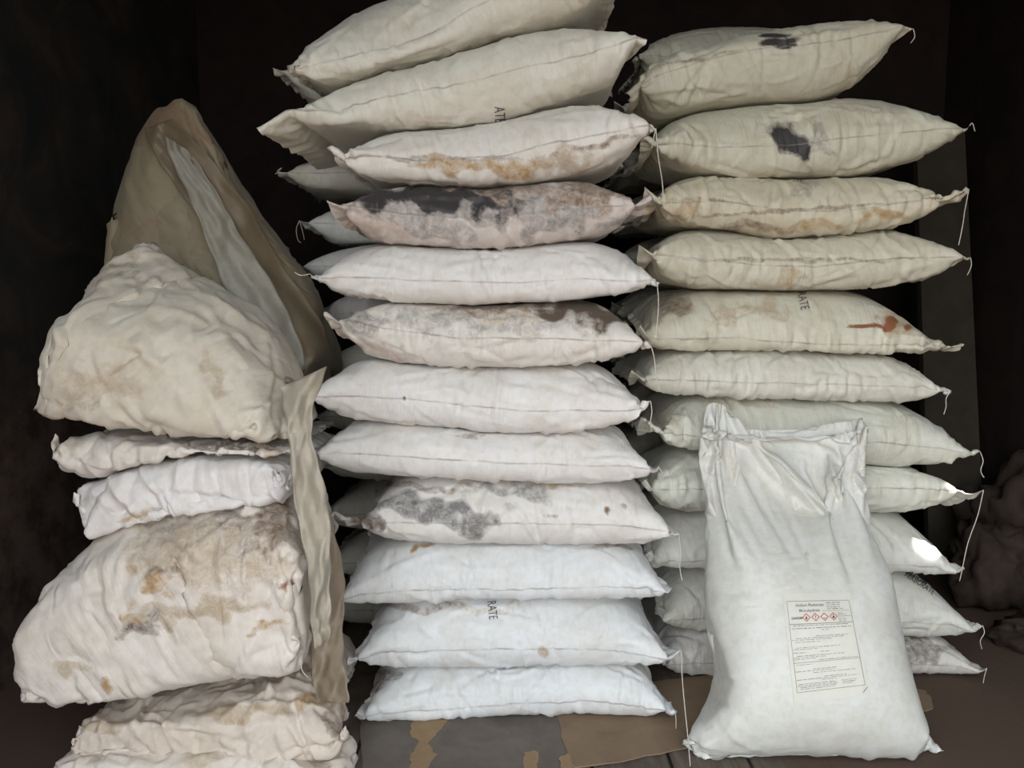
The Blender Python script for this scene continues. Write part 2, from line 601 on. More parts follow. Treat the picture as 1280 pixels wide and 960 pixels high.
def build_sack(name, X, L, Wr, tint, stains=(), mat=None, k0=4, k1=4, flip=False, hems=True, label=None, cat='sack', group=None, thick=0.0008):
    """X[j,i] world grid of a relaxed sack -> one object, with its two sewn ends as parts"""
    nj, ni = X.shape[:2]
    N = _normals(X) * (-1 if flip else 1)
    X = X + N * thick
    nv = nj // 2
    rv, ru = Wr / nv, L / (ni - 1)
    idx = np.arange(nj * ni).reshape(nj, ni)
    nx = np.roll(idx, -1, 0)
    q = np.stack([idx[:, :-1], idx[:, 1:], nx[:, 1:], nx[:, :-1]], -1)
    j = np.arange(nj)[:, None] + np.zeros((1, ni - 1))
    vj = np.where(j < nv, j, j - nj) * rv
    ui = (np.arange(ni - 1) * ru)[None] + np.zeros((nj, 1))
    uv = np.stack([np.stack([ui, vj], -1), np.stack([ui + ru, vj], -1), np.stack([ui + ru, vj + rv], -1), np.stack([ui, vj + rv], -1)], -2)
    if flip:
        q = q[..., ::-1]
        uv = uv[..., ::-1, :]
    cols = np.ones((nj, ni, 4), np.float32)
    cols[..., :3] = tint
    dirt = dirt_of(X, N, stains)
    V = X.reshape(-1, 3)
    cf, df = cols.reshape(-1, 4), dirt.reshape(-1, 4)
    org = np.array([V[:, 0].mean(), V[:, 1].mean(), V[:, 2].min()], np.float32)
    k0 = k0 if hems else 0
    k1 = k1 if hems else 0
    sl = slice(k0, ni - 1 - k1)
    o = grid_mesh(name, V, q[:, sl].reshape(-1, 4), uv[:, sl].reshape(-1, 4, 2), cf, df, mat or M_SACK, org)
    if hems:
        for s2 in (slice(0, k0), slice(ni - 1 - k1, ni - 1)):
            if s2.stop > s2.start:
                qq = q[:, s2].reshape(-1, 4)
                h = grid_mesh('sewn_end', V, qq, uv[:, s2].reshape(-1, 4, 2), cf, df, mat or M_SACK, V[qq[0, 0]].copy(), o)
    CORN[o.name] = (X[0, 0].tolist(), X[0, -1].tolist())
    tag(o, label, cat, group)
    return o


CORN = {}


def sack_threads(o, paths, Y):
    for p in paths:
        pts = [at(a, b, Y + (c[0] if c else 0)) for (a, b, *c) in p]
        cs = [Vector(c) for c in CORN.get(o.name, ())]
        if cs:
            near = min(cs, key=lambda c: (c - pts[0]).length)
            if (near - pts[0]).length < .12:
                sh = near - pts[0]
                pts = [q + sh for q in pts]
        pts = [tuple(q) for q in pts]
        tube('loose_thread', pts, 0.0011, M_THREAD, o)


# ================================================================ the sacks
MY, RY, LY = 1.68, 1.90, 1.50
GM = 'filled white sacks stacked in the middle column'
GR = 'filled white sacks stacked in the right column'
GL = 'crumpled sacks heaped on the left'
GB = 'sacks of the rear column behind the middle column'
WHT, BLU, CRM, OLV = (0.76, 0.745, 0.735), (0.73, 0.745, 0.762), (0.70, 0.69, 0.62), (0.60, 0.585, 0.48)

# bottom edges of the middle column, top to bottom (pixels of the photograph)
mb = [
    [(340, 110), (370, 97), (400, 107), (450, 95), (500, 80), (560, 60), (640, 35), (700, 20), (735, 7), (756, -18)],
    [(318, 178), (350, 174), (420, 160), (500, 158), (560, 155), (620, 148), (700, 121), (760, 105), (790, 88), (812, 56)],
    [(400, 188), (415, 196), (440, 220), (520, 229), (600, 232), (680, 226), (750, 211), (795, 190), (822, 165)],
    [(405, 252), (420, 275), (450, 298), (520, 307), (620, 310), (700, 301), (760, 291), (797, 270), (815, 252)],
    [(370, 340), (393, 347), (430, 370), (500, 378), (600, 381), (700, 377), (775, 368), (822, 355)],
    [(400, 390), (425, 425), (460, 449), (520, 457), (620, 461), (720, 456), (785, 445), (815, 434)],
    [(378, 495), (410, 512), (440, 525), (500, 532), (600, 541), (700, 541), (775, 530), (813, 504)],
    [(386, 560), (420, 587), (470, 593), (600, 601), (700, 604), (785, 599), (822, 586)],
    [(418, 645), (445, 670), (520, 676), (640, 681), (765, 680), (848, 669)],
    [(415, 749), (500, 751), (580, 748), (650, 746), (740, 744), (838, 738)],
    [(430, 833), (500, 832), (600, 838), (700, 834), (790, 829), (850, 820)],
    [(447, 903), (550, 903), (650, 896), (740, 889), (843, 892)],
]
mt0 = [(340, 60), (370, 20), (420, -20), (560, -45), (680, -50), (730, -42), (756, -26)]
mt1 = mb[0][:-2] + [(745, 7), (780, 20), (800, 36), (812, 50)]
# left tip, right tip, Y shift, tint, lips, fill, stains, label
MS = [
    dict(L=(374, 78), R=(752, -22), tint=CRM, lip=(1, 1), fill=1.01, st=[(420, 40, 60, 30, 0, 'tan', .12)],
         label='topmost sack of the middle column, tilted and cut off by the top edge'),
    dict(L=(320, 160), R=(809, 50), tint=CRM, lip=(4, 1), fill=1.01, st=[(700, 25, 60, 8, -20, 'tan', .2), (520, 150, 90, 8, -5, 'pink', .25)],
         label='white sack with a long flat empty end sticking out left, second in the middle column'),
    dict(L=(408, 184), R=(820, 160), tint=(0.73, 0.71, 0.67), lip=(2, 1), fill=1.01,
         st=[(590, 207, 90, 9, 2, 'ochre', .52), (650, 212, 60, 11, 0, 'ochre', .5), (560, 198, 110, 4, 1, 'brown', .4), (740, 182, 70, 5, -12, 'brown', .4), (690, 205, 60, 14, -6, 'tan', .4)],
         label='white sack with ochre blotches along its fold line, third from top of the middle column'),
    dict(L=(408, 250), R=(814, 244), tint=(0.62, 0.56, 0.53), lip=(2, 2), fill=1.01,
         st=[(530, 248, 115, 17, 4, 'black', .85), (450, 238, 45, 14, 20, 'umber', .62), (640, 255, 14, 34, 12, 'black', .55), (600, 232, 90, 10, 0, 'umber', .6),
             (740, 240, 80, 22, -10, 'brown', .5), (700, 275, 60, 16, -8, 'grey', .45), (770, 232, 40, 12, 10, 'umber', .45), (520, 285, 90, 14, 5, 'grey', .35), (780, 275, 30, 10, -15, 'grey', .45), (620, 238, 190, 18, 0, 'brown', .42), (600, 264, 180, 14, 0, 'grey', .40), (470, 285, 60, 12, 10, 'pink', .5)],
         label='dirtiest sack of the middle column, covered in dark grey and black grime'),
    dict(L=(388, 342), R=(821, 352), tint=WHT, lip=(1, 1), fill=1.01, st=[(520, 330, 50, 14, 0, 'grey', .1)],
         label='clean white sack directly below the grimy grey one in the middle column'),
    dict(L=(404, 389), R=(814, 432), tint=(0.72, 0.69, 0.65), lip=(2, 1), fill=1.01,
         st=[(730, 388, 80, 13, 2, 'umber', .8), (770, 397, 38, 12, 0, 'umber', .85), (620, 386, 90, 7, 0, 'brown', .45), (540, 420, 10, 28, 0, 'brown', .22), (455, 400, 45, 16, 20, 'grey', .42),
             (450, 430, 50, 10, 25, 'pink', .5), (640, 398, 60, 10, 0, 'tan', .3), (610, 402, 190, 18, 2, 'grey', .26), (480, 440, 50, 12, 10, 'pink', .4)],
         label='sack with a dark brown smear on its upper right, in the middle column'),
    dict(L=(377, 492), R=(813, 500), tint=WHT, lip=(1, 1), fill=1.01, st=[(505, 499, 2.5, 2.5, 0, 'umber', .8)],
         label='clean white sack whose pointed left corner sticks out furthest in the lower middle column'),
    dict(L=(386, 558), R=(823, 583), tint=WHT, lip=(1, 1), fill=1.01, st=[(600, 543, 40, 4, 0, 'brown', .3)],
         label='clean white sack just above the one with the grey stain in the middle column'),
    dict(L=(420, 642), R=(848, 666), tint=(0.73, 0.71, 0.69), lip=(3, 1), fill=1.01,
         st=[(560, 640, 75, 17, 6, 'grey', .62), (600, 655, 40, 14, 0, 'grey', .55), (490, 632, 40, 12, 0, 'grey', .5), (462, 645, 12, 24, -20, 'umber', .6), (445, 640, 10, 18, 0, 'brown', .5), (520, 608, 90, 6, 3, 'brown', .4),
             (640, 612, 60, 12, 8, 'grey', .4), (670, 606, 60, 6, 0, 'ochre', .38), (755, 637, 5, 7, 0, 'brown', .6), (782, 632, 5, 5, 0, 'brown', .4), (690, 645, 14, 5, 0, 'brown', .3)],
         label='middle column sack with a large grey stain and a knotted left end'),
    dict(L=(415, 746), R=(839, 735), tint=BLU, lip=(1, 1), fill=1.01, st=[(517, 686, 4, 9, 20, 'ochre', .75), (530, 681, 16, 3, 0, 'ochre', .6), (770, 684, 36, 4, 0, 'brown', .45)],
         label='white sack with a small orange hooked stain, third from bottom of the middle column'),
    dict(L=(434, 826), R=(852, 812), tint=BLU, lip=(1, 2), fill=1.01, st=[(520, 759, 90, 7, 0, 'brown', .36), (600, 762, 60, 8, 0, 'tan', .3), (448, 765, 16, 20, 0, 'brown', .3), (680, 818, 8, 6, 0, 'tan', .5)],
         label='white sack with black letters on its top edge, second from bottom of the middle column'),
    dict(L=(445, 893), R=(844, 889), tint=BLU, lip=(1, 1), fill=1.01, st=[(468, 848, 32, 14, -10, 'umber', .5), (455, 870, 14, 16, 0, 'brown', .35)],
         label='bottom sack of the middle column, lying on the cardboard'),
]
rb = [
    [(760, 125), (790, 128), (830, 142), (890, 127), (960, 119), (1030, 116), (1080, 100), (1110, 78), (1143, 44)],
    [(780, 185), (830, 200), (870, 214), (920, 219), (1000, 219), (1080, 215), (1150, 198), (1213, 161)],
    [(780, 250), (825, 277), (870, 282), (920, 286), (970, 298), (1040, 294), (1140, 278), (1200, 244), (1225, 240)],
    [(790, 335), (830, 350), (880, 361), (940, 361), (1010, 364), (1100, 358), (1160, 349), (1213, 326)],
    [(780, 425), (830, 437), (900, 438), (1000, 438), (1080, 442), (1150, 441), (1207, 434)],
    [(780, 478), (830, 491), (900, 496), (1000, 499), (1100, 502), (1150, 499), (1190, 491)],
    [(790, 545), (850, 558), (1000, 576), (1110, 584), (1175, 582), (1225, 570)],
    [(800, 640), (1000, 642), (1110, 642), (1180, 640), (1232, 634)],
    [(810, 702), (1000, 710), (1130, 711), (1207, 714)],
    [(810, 782), (1000, 791), (1140, 797), (1175, 794), (1230, 786)],
    [(820, 849), (1000, 848), (1140, 843), (1235, 840)],
]
rt0 = [(770, 100), (800, 78), (850, 66), (930, 42), (1040, 19), (1110, 12), (1135, 18), (1143, 32)]
RS = [
    dict(L=(780, 118), R=(1142, 36), tint=OLV, lip=(2, 1), fill=1.01,
         st=[(975, 52, 26, 5, -6, 'black', 1.0), (968, 44, 20, 3, -4, 'black', .95), (985, 58, 14, 4, 0, 'black', .9), (880, 72, 60, 3, -12, 'brown', .35), (1080, 32, 60, 8, -8, 'pink', .2)],
         label='top sack of the right column, tilted, with a black smudge on its fold line'),
    dict(L=(800, 168), R=(1212, 157), tint=OLV, lip=(2, 1), fill=1.01,
         st=[(982, 170, 25, 15, 45, 'black', 1.0), (1000, 188, 17, 11, 30, 'black', 1.0), (1022, 178, 20, 18, 40, 'grey', .3), (1090, 135, 70, 14, 8, 'pink', .25)],
         label='sack with an oval black patch near its middle, second from top of the right column'),
    dict(L=(805, 232), R=(1212, 236), tint=(0.61, 0.57, 0.45), lip=(2, 3), fill=1.01,
         st=[(950, 285, 60, 7, 6, 'brown', .4), (1010, 283, 60, 7, -2, 'ochre', .4), (1105, 270, 40, 8, -6, 'ochre', .45), (840, 262, 40, 20, 0, 'ochre', .3), (1000, 262, 160, 3, -4, 'brown', .4), (880, 250, 60, 3, 2, 'brown', .3), (1000, 225, 20, 14, 40, 'grey', .3)],
         label='yellowed sack with a white flap twisted at its right end, right column'),
    dict(L=(798, 305), R=(1213, 322), tint=(0.62, 0.59, 0.49), lip=(2, 1), fill=1.01, st=[(1000, 325, 190, 3, 0, 'brown', .35), (985, 345, 14, 14, 0, 'ochre', .28)],
         label='sack without print or blotches between the yellowed and the rust stained ones, right column'),
    dict(L=(800, 405), R=(1206, 430), tint=(0.64, 0.62, 0.52), lip=(1, 3), fill=1.01,
         st=[(1108, 403, 14, 7, -10, 'rust', 1.0), (1082, 408, 26, 3, -4, 'rust', .9), (1135, 409, 6, 4, 0, 'rust', .8), (1140, 398, 42, 20, 0, 'tan', .5), (842, 378, 26, 20, 30, 'brown', .5), (930, 390, 60, 12, -5, 'tan', .35)],
         label='right column sack with a rust red stain on its right half'),
    dict(L=(790, 462), R=(1189, 488), tint=(0.67, 0.66, 0.59), lip=(2, 1), fill=1.01, st=[(1130, 455, 20, 8, 0, 'tan', .25)],
         label='shortest and flattest sack of the right column, below the rust stained one'),
    dict(L=(800, 520), R=(1225, 564), tint=(0.66, 0.66, 0.59), lip=(3, 1), fill=1.01, st=[(920, 505, 60, 8, 0, 'tan', .3), (830, 520, 30, 16, 20, 'tan', .3)],
         label='sack the upright labelled bag leans its top against, right column'),
    dict(L=(805, 600), R=(1230, 612), tint=(0.70, 0.70, 0.63), lip=(1, 3), fill=1.01, st=[(850, 650, 20, 24, 30, 'brown', .4)],
         label='sack with a wide flat open right end, fourth from bottom of the right column'),
    dict(L=(810, 690), R=(1206, 710), tint=(0.71, 0.71, 0.66), lip=(1, 1), fill=1.01, st=[],
         label='sack with the bright patch of sunlight on its right end, right column'),
    dict(L=(822, 765), R=(1229, 782), tint=(0.71, 0.71, 0.65), lip=(1, 1), fill=1.01, st=[],
         label='sack with black print on its right shoulder, second from bottom of the right column'),
    dict(L=(826, 818), R=(1234, 835), tint=(0.66, 0.63, 0.60), lip=(1, 1), fill=1.01, st=[(1150, 810, 45, 14, 0, 'umber', .4), (1120, 822, 30, 14, 0, 'brown', .35)],
         label='bottom sack of the right column, dusty brown on top, lying on the floor'),
]
# the fold line along each front, in pixels
MSEAM = [
    [(387, 85), (484, 57), (545, 35), (606, 0), (700, -30)],
    [(420, 140), (488, 118), (571, 105), (650, 83), (733, 68), (803, 48)],
    [(422, 192), (519, 201), (624, 195), (694, 177), (781, 162), (820, 151)],
    [(421, 253), (503, 267), (600, 273), (690, 263), (799, 257)],
    [(401, 344), (503, 350), (649, 354), (726, 348), (816, 353)],
    [(421, 395), (474, 409), (564, 422), (686, 424), (812, 427)],
    [(380, 491), (433, 495), (523, 501), (657, 514), (799, 512)],
    [(390, 558), (433, 567), (523, 572), (653, 580), (819, 582)],
    [(430, 645), (470, 651), (535, 655), (685, 656), (783, 657), (844, 667)],
    [(417, 745), (491, 740), (557, 739), (666, 738), (832, 732)],
    [(443, 815), (557, 817), (666, 814), (775, 813), (841, 822)],
    [(447, 889), (535, 890), (640, 881), (736, 877), (797, 881), (841, 890)]]
RSEAM = [
    [(790, 112), (821, 95), (890, 73), (935, 61), (1045, 49), (1126, 37)],
    [(830, 180), (900, 184), (990, 180), (1045, 173), (1106, 166), (1199, 162)],
    [(833, 255), (902, 251), (988, 264), (1061, 263), (1150, 250), (1203, 239)],
    [(820, 318), (898, 326), (963, 332), (1020, 333), (1126, 322), (1211, 321)],
    [(821, 423), (923, 423), (1045, 432), (1150, 430), (1207, 429)],
    [(817, 474), (923, 478), (1085, 482), (1191, 485)],
    [(820, 540), (950, 550), (1113, 554), (1217, 564)],
    [(820, 612), (1113, 610), (1188, 610), (1228, 612)],
    [(820, 700), (1122, 706), (1205, 708)],
    [(830, 772), (1136, 780), (1222, 782)],
    [(830, 828), (1142, 830), (1222, 833)]]

SIMS = {}


def job(key, **kw):
    SIMS[key] = kw


def stack_job(key, tl, tr, Yf, dyc, topc, botc, W, su=1.02, sv=1.0, lip=(1, 1), fill=.93, seed=0, crease=.03, zmin=None, seampx=None, n=(40, 24), levels=((130, 8, .0016), (44, 6, .0005), (26, 5, .00016)), xmax=None, pxlo=None, nopin=False, dyb=None, dmax=None, dmin=None, **kw):
    Yc = Yf + dyc
    L3, R3 = at(tl[0], tl[1], Yf), at(tr[0], tr[1], Yf)
    lo_, hi_ = zcurve(botc, Yf + (dyc if dyb is None else dyb), .0012, zmin), zcurve(topc, Yc, -.0012)
    lo = lambda a, d: lo_(a)
    xlo = at(pxlo, 480, Yf - .01).x if pxlo else None
    hi = lambda a, d: hi_(a)
    mid = lambda a: (L3.z + (R3.z - L3.z) * (a - L3.x) / (R3.x - L3.x)).astype(np.float32)

    def extra(X):
        if xmax is not None:
            b = xmax(X[..., 1] + Yf)
            X[..., 0] = np.minimum(X[..., 0], b)
        if xlo is not None:
            X[..., 0] = np.maximum(X[..., 0], xlo)
    job(key, args=(L3.x, R3.x, W, mid, lo, hi, None if nopin else (L3.x, 0, L3.z), None if nopin else (R3.x, 0, R3.z)),
        kw=dict(seed=seed, su=su, sv=sv, lip=lip, fill=fill, crease=crease, n=n, levels=levels, extra=extra, seam=(zcurve(seampx, Yf + .02) if seampx else None),
                dhi=(None if dmax is None else (lambda a: dmax)), dlo=(None if dmin is None else (lambda a: dmin)), **kw),
        Yf=Yf, L=(R3.x - L3.x) * su, Wr=W * sv, lip=lip, nlev=len(levels))


prev = mt0
for k, s in enumerate(MS):
    stack_job(('m', k), s['L'], s['R'], MY, .065, mt1 if k == 1 else prev, mb[k], .46, lip=s['lip'], fill=s['fill'], seed=10 + k, zmin=.004, seampx=MSEAM[k],
              su={0: 1.26, 1: 1.04}.get(k, 1.03), pxlo={0: 364}.get(k))
    prev = mb[k]
prev = rt0
for k, s in enumerate(RS):
    stack_job(('r', k), s['L'], s['R'], RY, .065, prev, rb[k], .46, lip=s['lip'], fill=s['fill'], seed=40 + k, zmin=.004, su=1.03, seampx=RSEAM[k])
    prev = rb[k]
# a sack lying behind the top one of the right column, and the rear column that shows left of the middle one
stack_job(('r0', 0), (790, 75), (1075, 62), 2.36, .05, [(780, 60), (810, 42), (850, 25), (920, 12), (990, 15), (1040, 30), (1080, 50)], [(780, 95), (1080, 95)], .44, fill=.96, seed=71, n=(32, 20), su=1.02)
BY = 2.20
bedge = [(-20, 20), (20, 132), (132, 178), (178, 237), (237, 302), (302, 346), (346, 416), (416, 478), (478, 540), (540, 600), (600, 662), (662, 722), (722, 780)]
bleft = [350, 340, 382, 346, 374, 368, 384, 388, 386, 392, 390, 394, 392]
for k, (a, b) in enumerate(bedge):
    if k == 0:
        continue
    ml = (a + b) / 2 + (4 if k != 1 else 6)
    stack_job(('b', k), (bleft[k], ml + 2), (742, ml), BY, .05, [(330, a), (760, a)], [(330, b), (760, b)], .44, fill=.93, seed=80 + k,
              n=(32, 20), lip=(1, 1), zmin=.004, levels=((110, 8, .0016), (36, 6, .0005), (14, 5, .00016)))

# the heap on the left
def xl(px, back):
    x0 = at(px, 700, 1.50).x
    return lambda y: np.where(y > 1.64, min(back, x0), x0).astype(np.float32)
LS = [
    dict(key='heap_top', L=(118, 205), R=(412, 460), Yf=1.86, W=1.25, xm=(440, -.48), xp=110, su=1.6, sv=1.05, fill=1.0, tint=(0.235, 0.20, 0.135), crump=.005, dmax=.34,  # brown tint darkened further to stand in for dim light at the back
         top=[(108, 205), (116, 170), (135, 142), (165, 122), (200, 120), (235, 140), (270, 190), (320, 268), (370, 342), (400, 395), (420, 460)],
         bot=[(108, 235), (125, 262), (145, 290), (160, 335), (250, 385), (340, 450), (372, 515), (420, 530)],
         st=[(150, 160, 60, 30, 0, 'umber', .35), (210, 160, 60, 30, 20, 'brown', .45), (180, 290, 30, 20, 0, 'brown', .3)],
         label='tall bulging brownish sack at the back top of the left heap', dyc=.10),
    dict(key='heap_upper', L=(38, 517), R=(364, 549), Yf=1.50, W=.84, xm=(368, -.45), xp=36, su=1.55, sv=1.05, fill=1.0, tint=(0.62, 0.575, 0.495), crump=.008, dmax=.42,
         top=[(36, 500), (50, 430), (75, 335), (100, 303), (150, 308), (200, 334), (280, 372), (335, 428), (362, 495), (370, 540)],
         bot=[(36, 521), (120, 527), (200, 541), (300, 548), (370, 552)],
         st=[(150, 340, 70, 20, 10, 'brown', .25), (120, 480, 60, 30, 0, 'tan', .3), (270, 470, 18, 34, 0, 'tan', .4), (90, 505, 50, 10, 0, 'brown', .25)],
         label='big crumpled cream sack in the upper middle of the left heap', dyc=.10),
    dict(key='heap_fold', L=(64, 540), R=(364, 556), Yf=1.55, W=.46, xm=(366, -.45), xp=62, su=1.10, sv=1.2, fill=1.0, tint=(0.70, 0.66, 0.62), crump=.004, dmax=.38,
         top=[(60, 527), (120, 529), (200, 543), (300, 550), (370, 554)], bot=[(60, 570), (82, 600), (130, 595), (180, 573), (260, 562), (366, 562)],
         st=[(90, 560, 30, 20, 0, 'tan', .25), (330, 560, 20, 14, 0, 'ochre', .3)],
         label='thin folded white sack squeezed directly under the big crumpled one in the left heap', dyc=.08),
    dict(key='heap_fold2', L=(84, 612), R=(366, 590), Yf=1.55, W=.46, xm=(368, -.45), xp=80, su=1.12, sv=1.2, fill=1.0, tint=(0.74, 0.72, 0.72), crump=.004, dmax=.38,
         top=[(80, 602), (130, 597), (180, 575), (260, 564), (368, 564)], bot=[(80, 626), (100, 656), (130, 664), (180, 648), (230, 636), (300, 628), (368, 624)],
         st=[(170, 645, 30, 6, -10, 'ochre', .35), (110, 625, 20, 12, 0, 'tan', .3)],
         label='folded bluish white sack lying on the brown stained sack of the left heap', dyc=.08),
    dict(key='heap_stained', L=(-3, 869), R=(376, 800), Yf=1.47, W=.86, xm=(382, -.45), xp=-6, su=1.55, sv=1.04, fill=1.0, tint=(0.72, 0.67, 0.62), crump=.0065, dmax=.46,
         top=[(3, 862), (25, 838), (50, 786), (75, 728), (100, 684), (130, 648), (170, 628), (230, 623), (300, 618), (372, 617), (390, 640)],
         bot=[(3, 873), (45, 884), (100, 880), (200, 868), (300, 858), (380, 848)],
         st=[(205, 712, 14, 12, 0, 'brown', .6), (190, 728, 26, 14, 20, 'ochre', .55), (165, 790, 20, 9, 0, 'umber', .5), (160, 770, 22, 18, 10, 'ochre', .5), (240, 680, 80, 22, 10, 'tan', .42), (320, 690, 36, 20, 0, 'brown', .42),
             (345, 655, 30, 34, 0, 'brown', .5), (250, 762, 80, 14, -6, 'tan', .48), (356, 735, 8, 10, 0, 'rust', .6), (90, 835, 26, 8, -10, 'tan', .4), (135, 860, 6, 10, 0, 'ochre', .6), (330, 785, 30, 5, -20, 'ochre', .5), (310, 650, 60, 10, 0, 'brown', .4), (270, 690, 120, 55, 0, 'tan', .40), (220, 650, 60, 16, -10, 'brown', .3), (185, 785, 30, 16, 0, 'umber', .42)],
         label='large white sack with brown mould stains and a pointed lower left corner, left heap', dyc=.10),
    dict(key='heap_lower', L=(72, 900), R=(432, 905), Yf=1.50, W=.50, xm=(434, -.40), xp=68, su=1.14, sv=1.10, fill=1.0, tint=(0.68, 0.60, 0.53), crump=.006, dmax=.42,
         top=[(68, 888), (100, 882), (200, 870), (300, 860), (370, 848), (405, 842), (436, 872)], bot=[(68, 912), (200, 912), (300, 908), (432, 925)],
         st=[(395, 872, 20, 16, 20, 'ochre', .5), (300, 890, 70, 12, -5, 'tan', .5), (120, 905, 50, 10, 0, 'tan', .4), (420, 900, 14, 30, 0, 'brown', .4)],
         label='flattened tan stained sack second from bottom of the left heap', dyc=.08),
    dict(key='heap_bottom', L=(42, 956), R=(432, 950), Yf=1.47, W=.50, xm=(434, -.40), xp=38, su=1.14, sv=1.10, fill=1.0, tint=(0.72, 0.66, 0.60), crump=.006, dmax=.42,
         top=[(40, 948), (62, 926), (90, 916), (200, 914), (300, 910), (434, 927)], bot=[(40, 962), (80, 985), (434, 985)],
         st=[(300, 935, 80, 12, -12, 'tan', .45), (120, 935, 60, 12, 0, 'tan', .35), (400, 950, 30, 14, 0, 'brown', .3)],
         label='bottom sack of the left heap, flattened on the floor', dyc=.08),
]
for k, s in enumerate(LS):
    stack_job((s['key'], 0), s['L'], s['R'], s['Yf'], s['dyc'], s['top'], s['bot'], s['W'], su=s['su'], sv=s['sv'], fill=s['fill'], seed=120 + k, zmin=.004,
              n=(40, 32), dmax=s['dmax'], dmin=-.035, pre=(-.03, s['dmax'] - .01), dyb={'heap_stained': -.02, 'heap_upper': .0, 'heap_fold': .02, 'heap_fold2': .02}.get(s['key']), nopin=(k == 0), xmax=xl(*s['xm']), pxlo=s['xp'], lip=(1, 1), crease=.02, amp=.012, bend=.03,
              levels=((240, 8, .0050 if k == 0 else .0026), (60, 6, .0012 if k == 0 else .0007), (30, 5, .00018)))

# ---------------------------------------------------------------- the upright sack: a = up the sack, d = to the right, h = towards the viewer
S_LEAN = math.radians(17.0)
S_ORG = Vector((0.0, 1.665, 0.006))
S_A = Vector((0, math.sin(S_LEAN), math.cos(S_LEAN)))
S_D = Vector((1, 0, 0))
S_H = Vector((0, -math.cos(S_LEAN), math.sin(S_LEAN)))


def s_local(px, py, h):
    """point of the photograph on the plane at height h above the sack's back plane, in (a, d, h)"""
    o, d = ray(px, py)
    p0 = S_ORG + S_H * h
    t = (p0 - o).dot(S_H) / d.dot(S_H)
    q = o + d * t - S_ORG
    return q.dot(S_A), q.dot(S_D), h


s_left = [(846, 948), (862, 926), (888, 906), (906, 880), (911, 850), (906, 820), (898, 790), (888, 740), (880, 690), (870, 660), (863, 625), (866, 590), (873, 560), (876, 520)]
s_right = [(1202, 960), (1190, 940), (1165, 915), (1148, 885), (1143, 850), (1136, 800), (1129, 750), (1121, 700), (1115, 650), (1111, 610), (1111, 570), (1109, 530)]
sl_ = np.array([s_local(x, y, .13)[:2] for x, y in s_left])
sr_ = np.array([s_local(x, y, .13)[:2] for x, y in s_right])
s_dlo = lambda a: np.interp(a, sl_[:, 0], sl_[:, 1]).astype(np.float32)
s_dhi = lambda a: np.interp(a, sr_[:, 0], sr_[:, 1]).astype(np.float32)
S_TOP = .735
sTLf, sTRf = s_local(880, 527, .035), s_local(1104, 532, .04)
s_bl, s_br = s_local(862, 942, .06), s_local(1188, 957, .06)
s_toppx_f = [(878, 530), (905, 542), (930, 548), (985, 547), (1040, 545), (1075, 538), (1106, 533)]
s_toppx_b = [(884, 503), (905, 505), (925, 536), (960, 538), (1010, 536), (1050, 528), (1085, 524), (1108, 530)]


def s_pins(X, lev):
    nj, ni = X.shape[:2]
    nv = nj // 2
    def lerp(pts, h, f):
        q = np.array([s_local(x, y, h) for x, y in pts], np.float32)
        s = np.linspace(0, 1, len(q))
        return np.stack([np.interp(f, s, q[:, i]) for i in range(3)], -1).astype(np.float32)
    if not hasattr(s_pins, 'c'):
        s_pins.c = {}
    if nj not in s_pins.c:
        f = np.linspace(0, 1, nv + 1)
        w = .008 * np.sin(f * 40) * (f > .1)
        F_ = lerp(s_toppx_f, .03, f)
        F_[:, 2] += w
        B_ = lerp(s_toppx_b, .008, f)
        s_pins.c[nj] = (F_, B_[::-1])
    F_, B_ = s_pins.c[nj]
    X[:nv + 1, -1] += (F_ - X[:nv + 1, -1]) * .5
    b = np.concatenate([X[nv:, -1], X[:1, -1]])
    b += (B_ - b) * .5
    X[nv + 1:, -1] = b[1:-1]
    # lower corners
    X[0, 0] += (np.array(s_bl, np.float32) - X[0, 0]) * .5
    X[nv, 0] += (np.array(s_br, np.float32) - X[nv, 0]) * .5


def s_extra(X):
    # the floor
    z = S_ORG.z + X[..., 0] * S_A.z + X[..., 2] * S_H.z
    dz = np.maximum(.004 - z, 0)
    X[..., 0] += dz * S_A.z
    X[..., 2] += dz * S_H.z


s_w = (s_br[1] - s_bl[1]) * 1.10
job(('s', 0), args=(min(s_bl[0], s_br[0]), S_TOP, s_w, lambda a: a * 0 + .06, lambda a, d: np.zeros_like(a), lambda a, d: np.full_like(a, .30), None, None),
    kw=dict(seed=5, su=1.06, sv=1.0, lip=(1, 0), fill=.97, crease=.02, n=(44, 32), dlo=s_dlo, dhi=s_dhi, open_end=True, pins=s_pins, extra=s_extra,
            pfun=lambda X: np.clip((.50 - X[..., 0]) / .32, .0, 1.25), levels=((170, 8, .0015), (70, 6, .0005), (40, 5, .00016)), bend=.05, amp=.006, d_off=s_bl[1] - .025),
    Yf=0, L=S_TOP * 1.06, Wr=s_w, lip=(1, 0), nlev=3)


def run(key):
    s = SIMS[key]
    return key, sim_bag(*s['args'], **s['kw'])


with ThreadPoolExecutor(4) as ex:
    RES = dict(ex.map(run, list(SIMS)))
print('SIM', round(time.time() - T0, 1), 's for', len(RES))


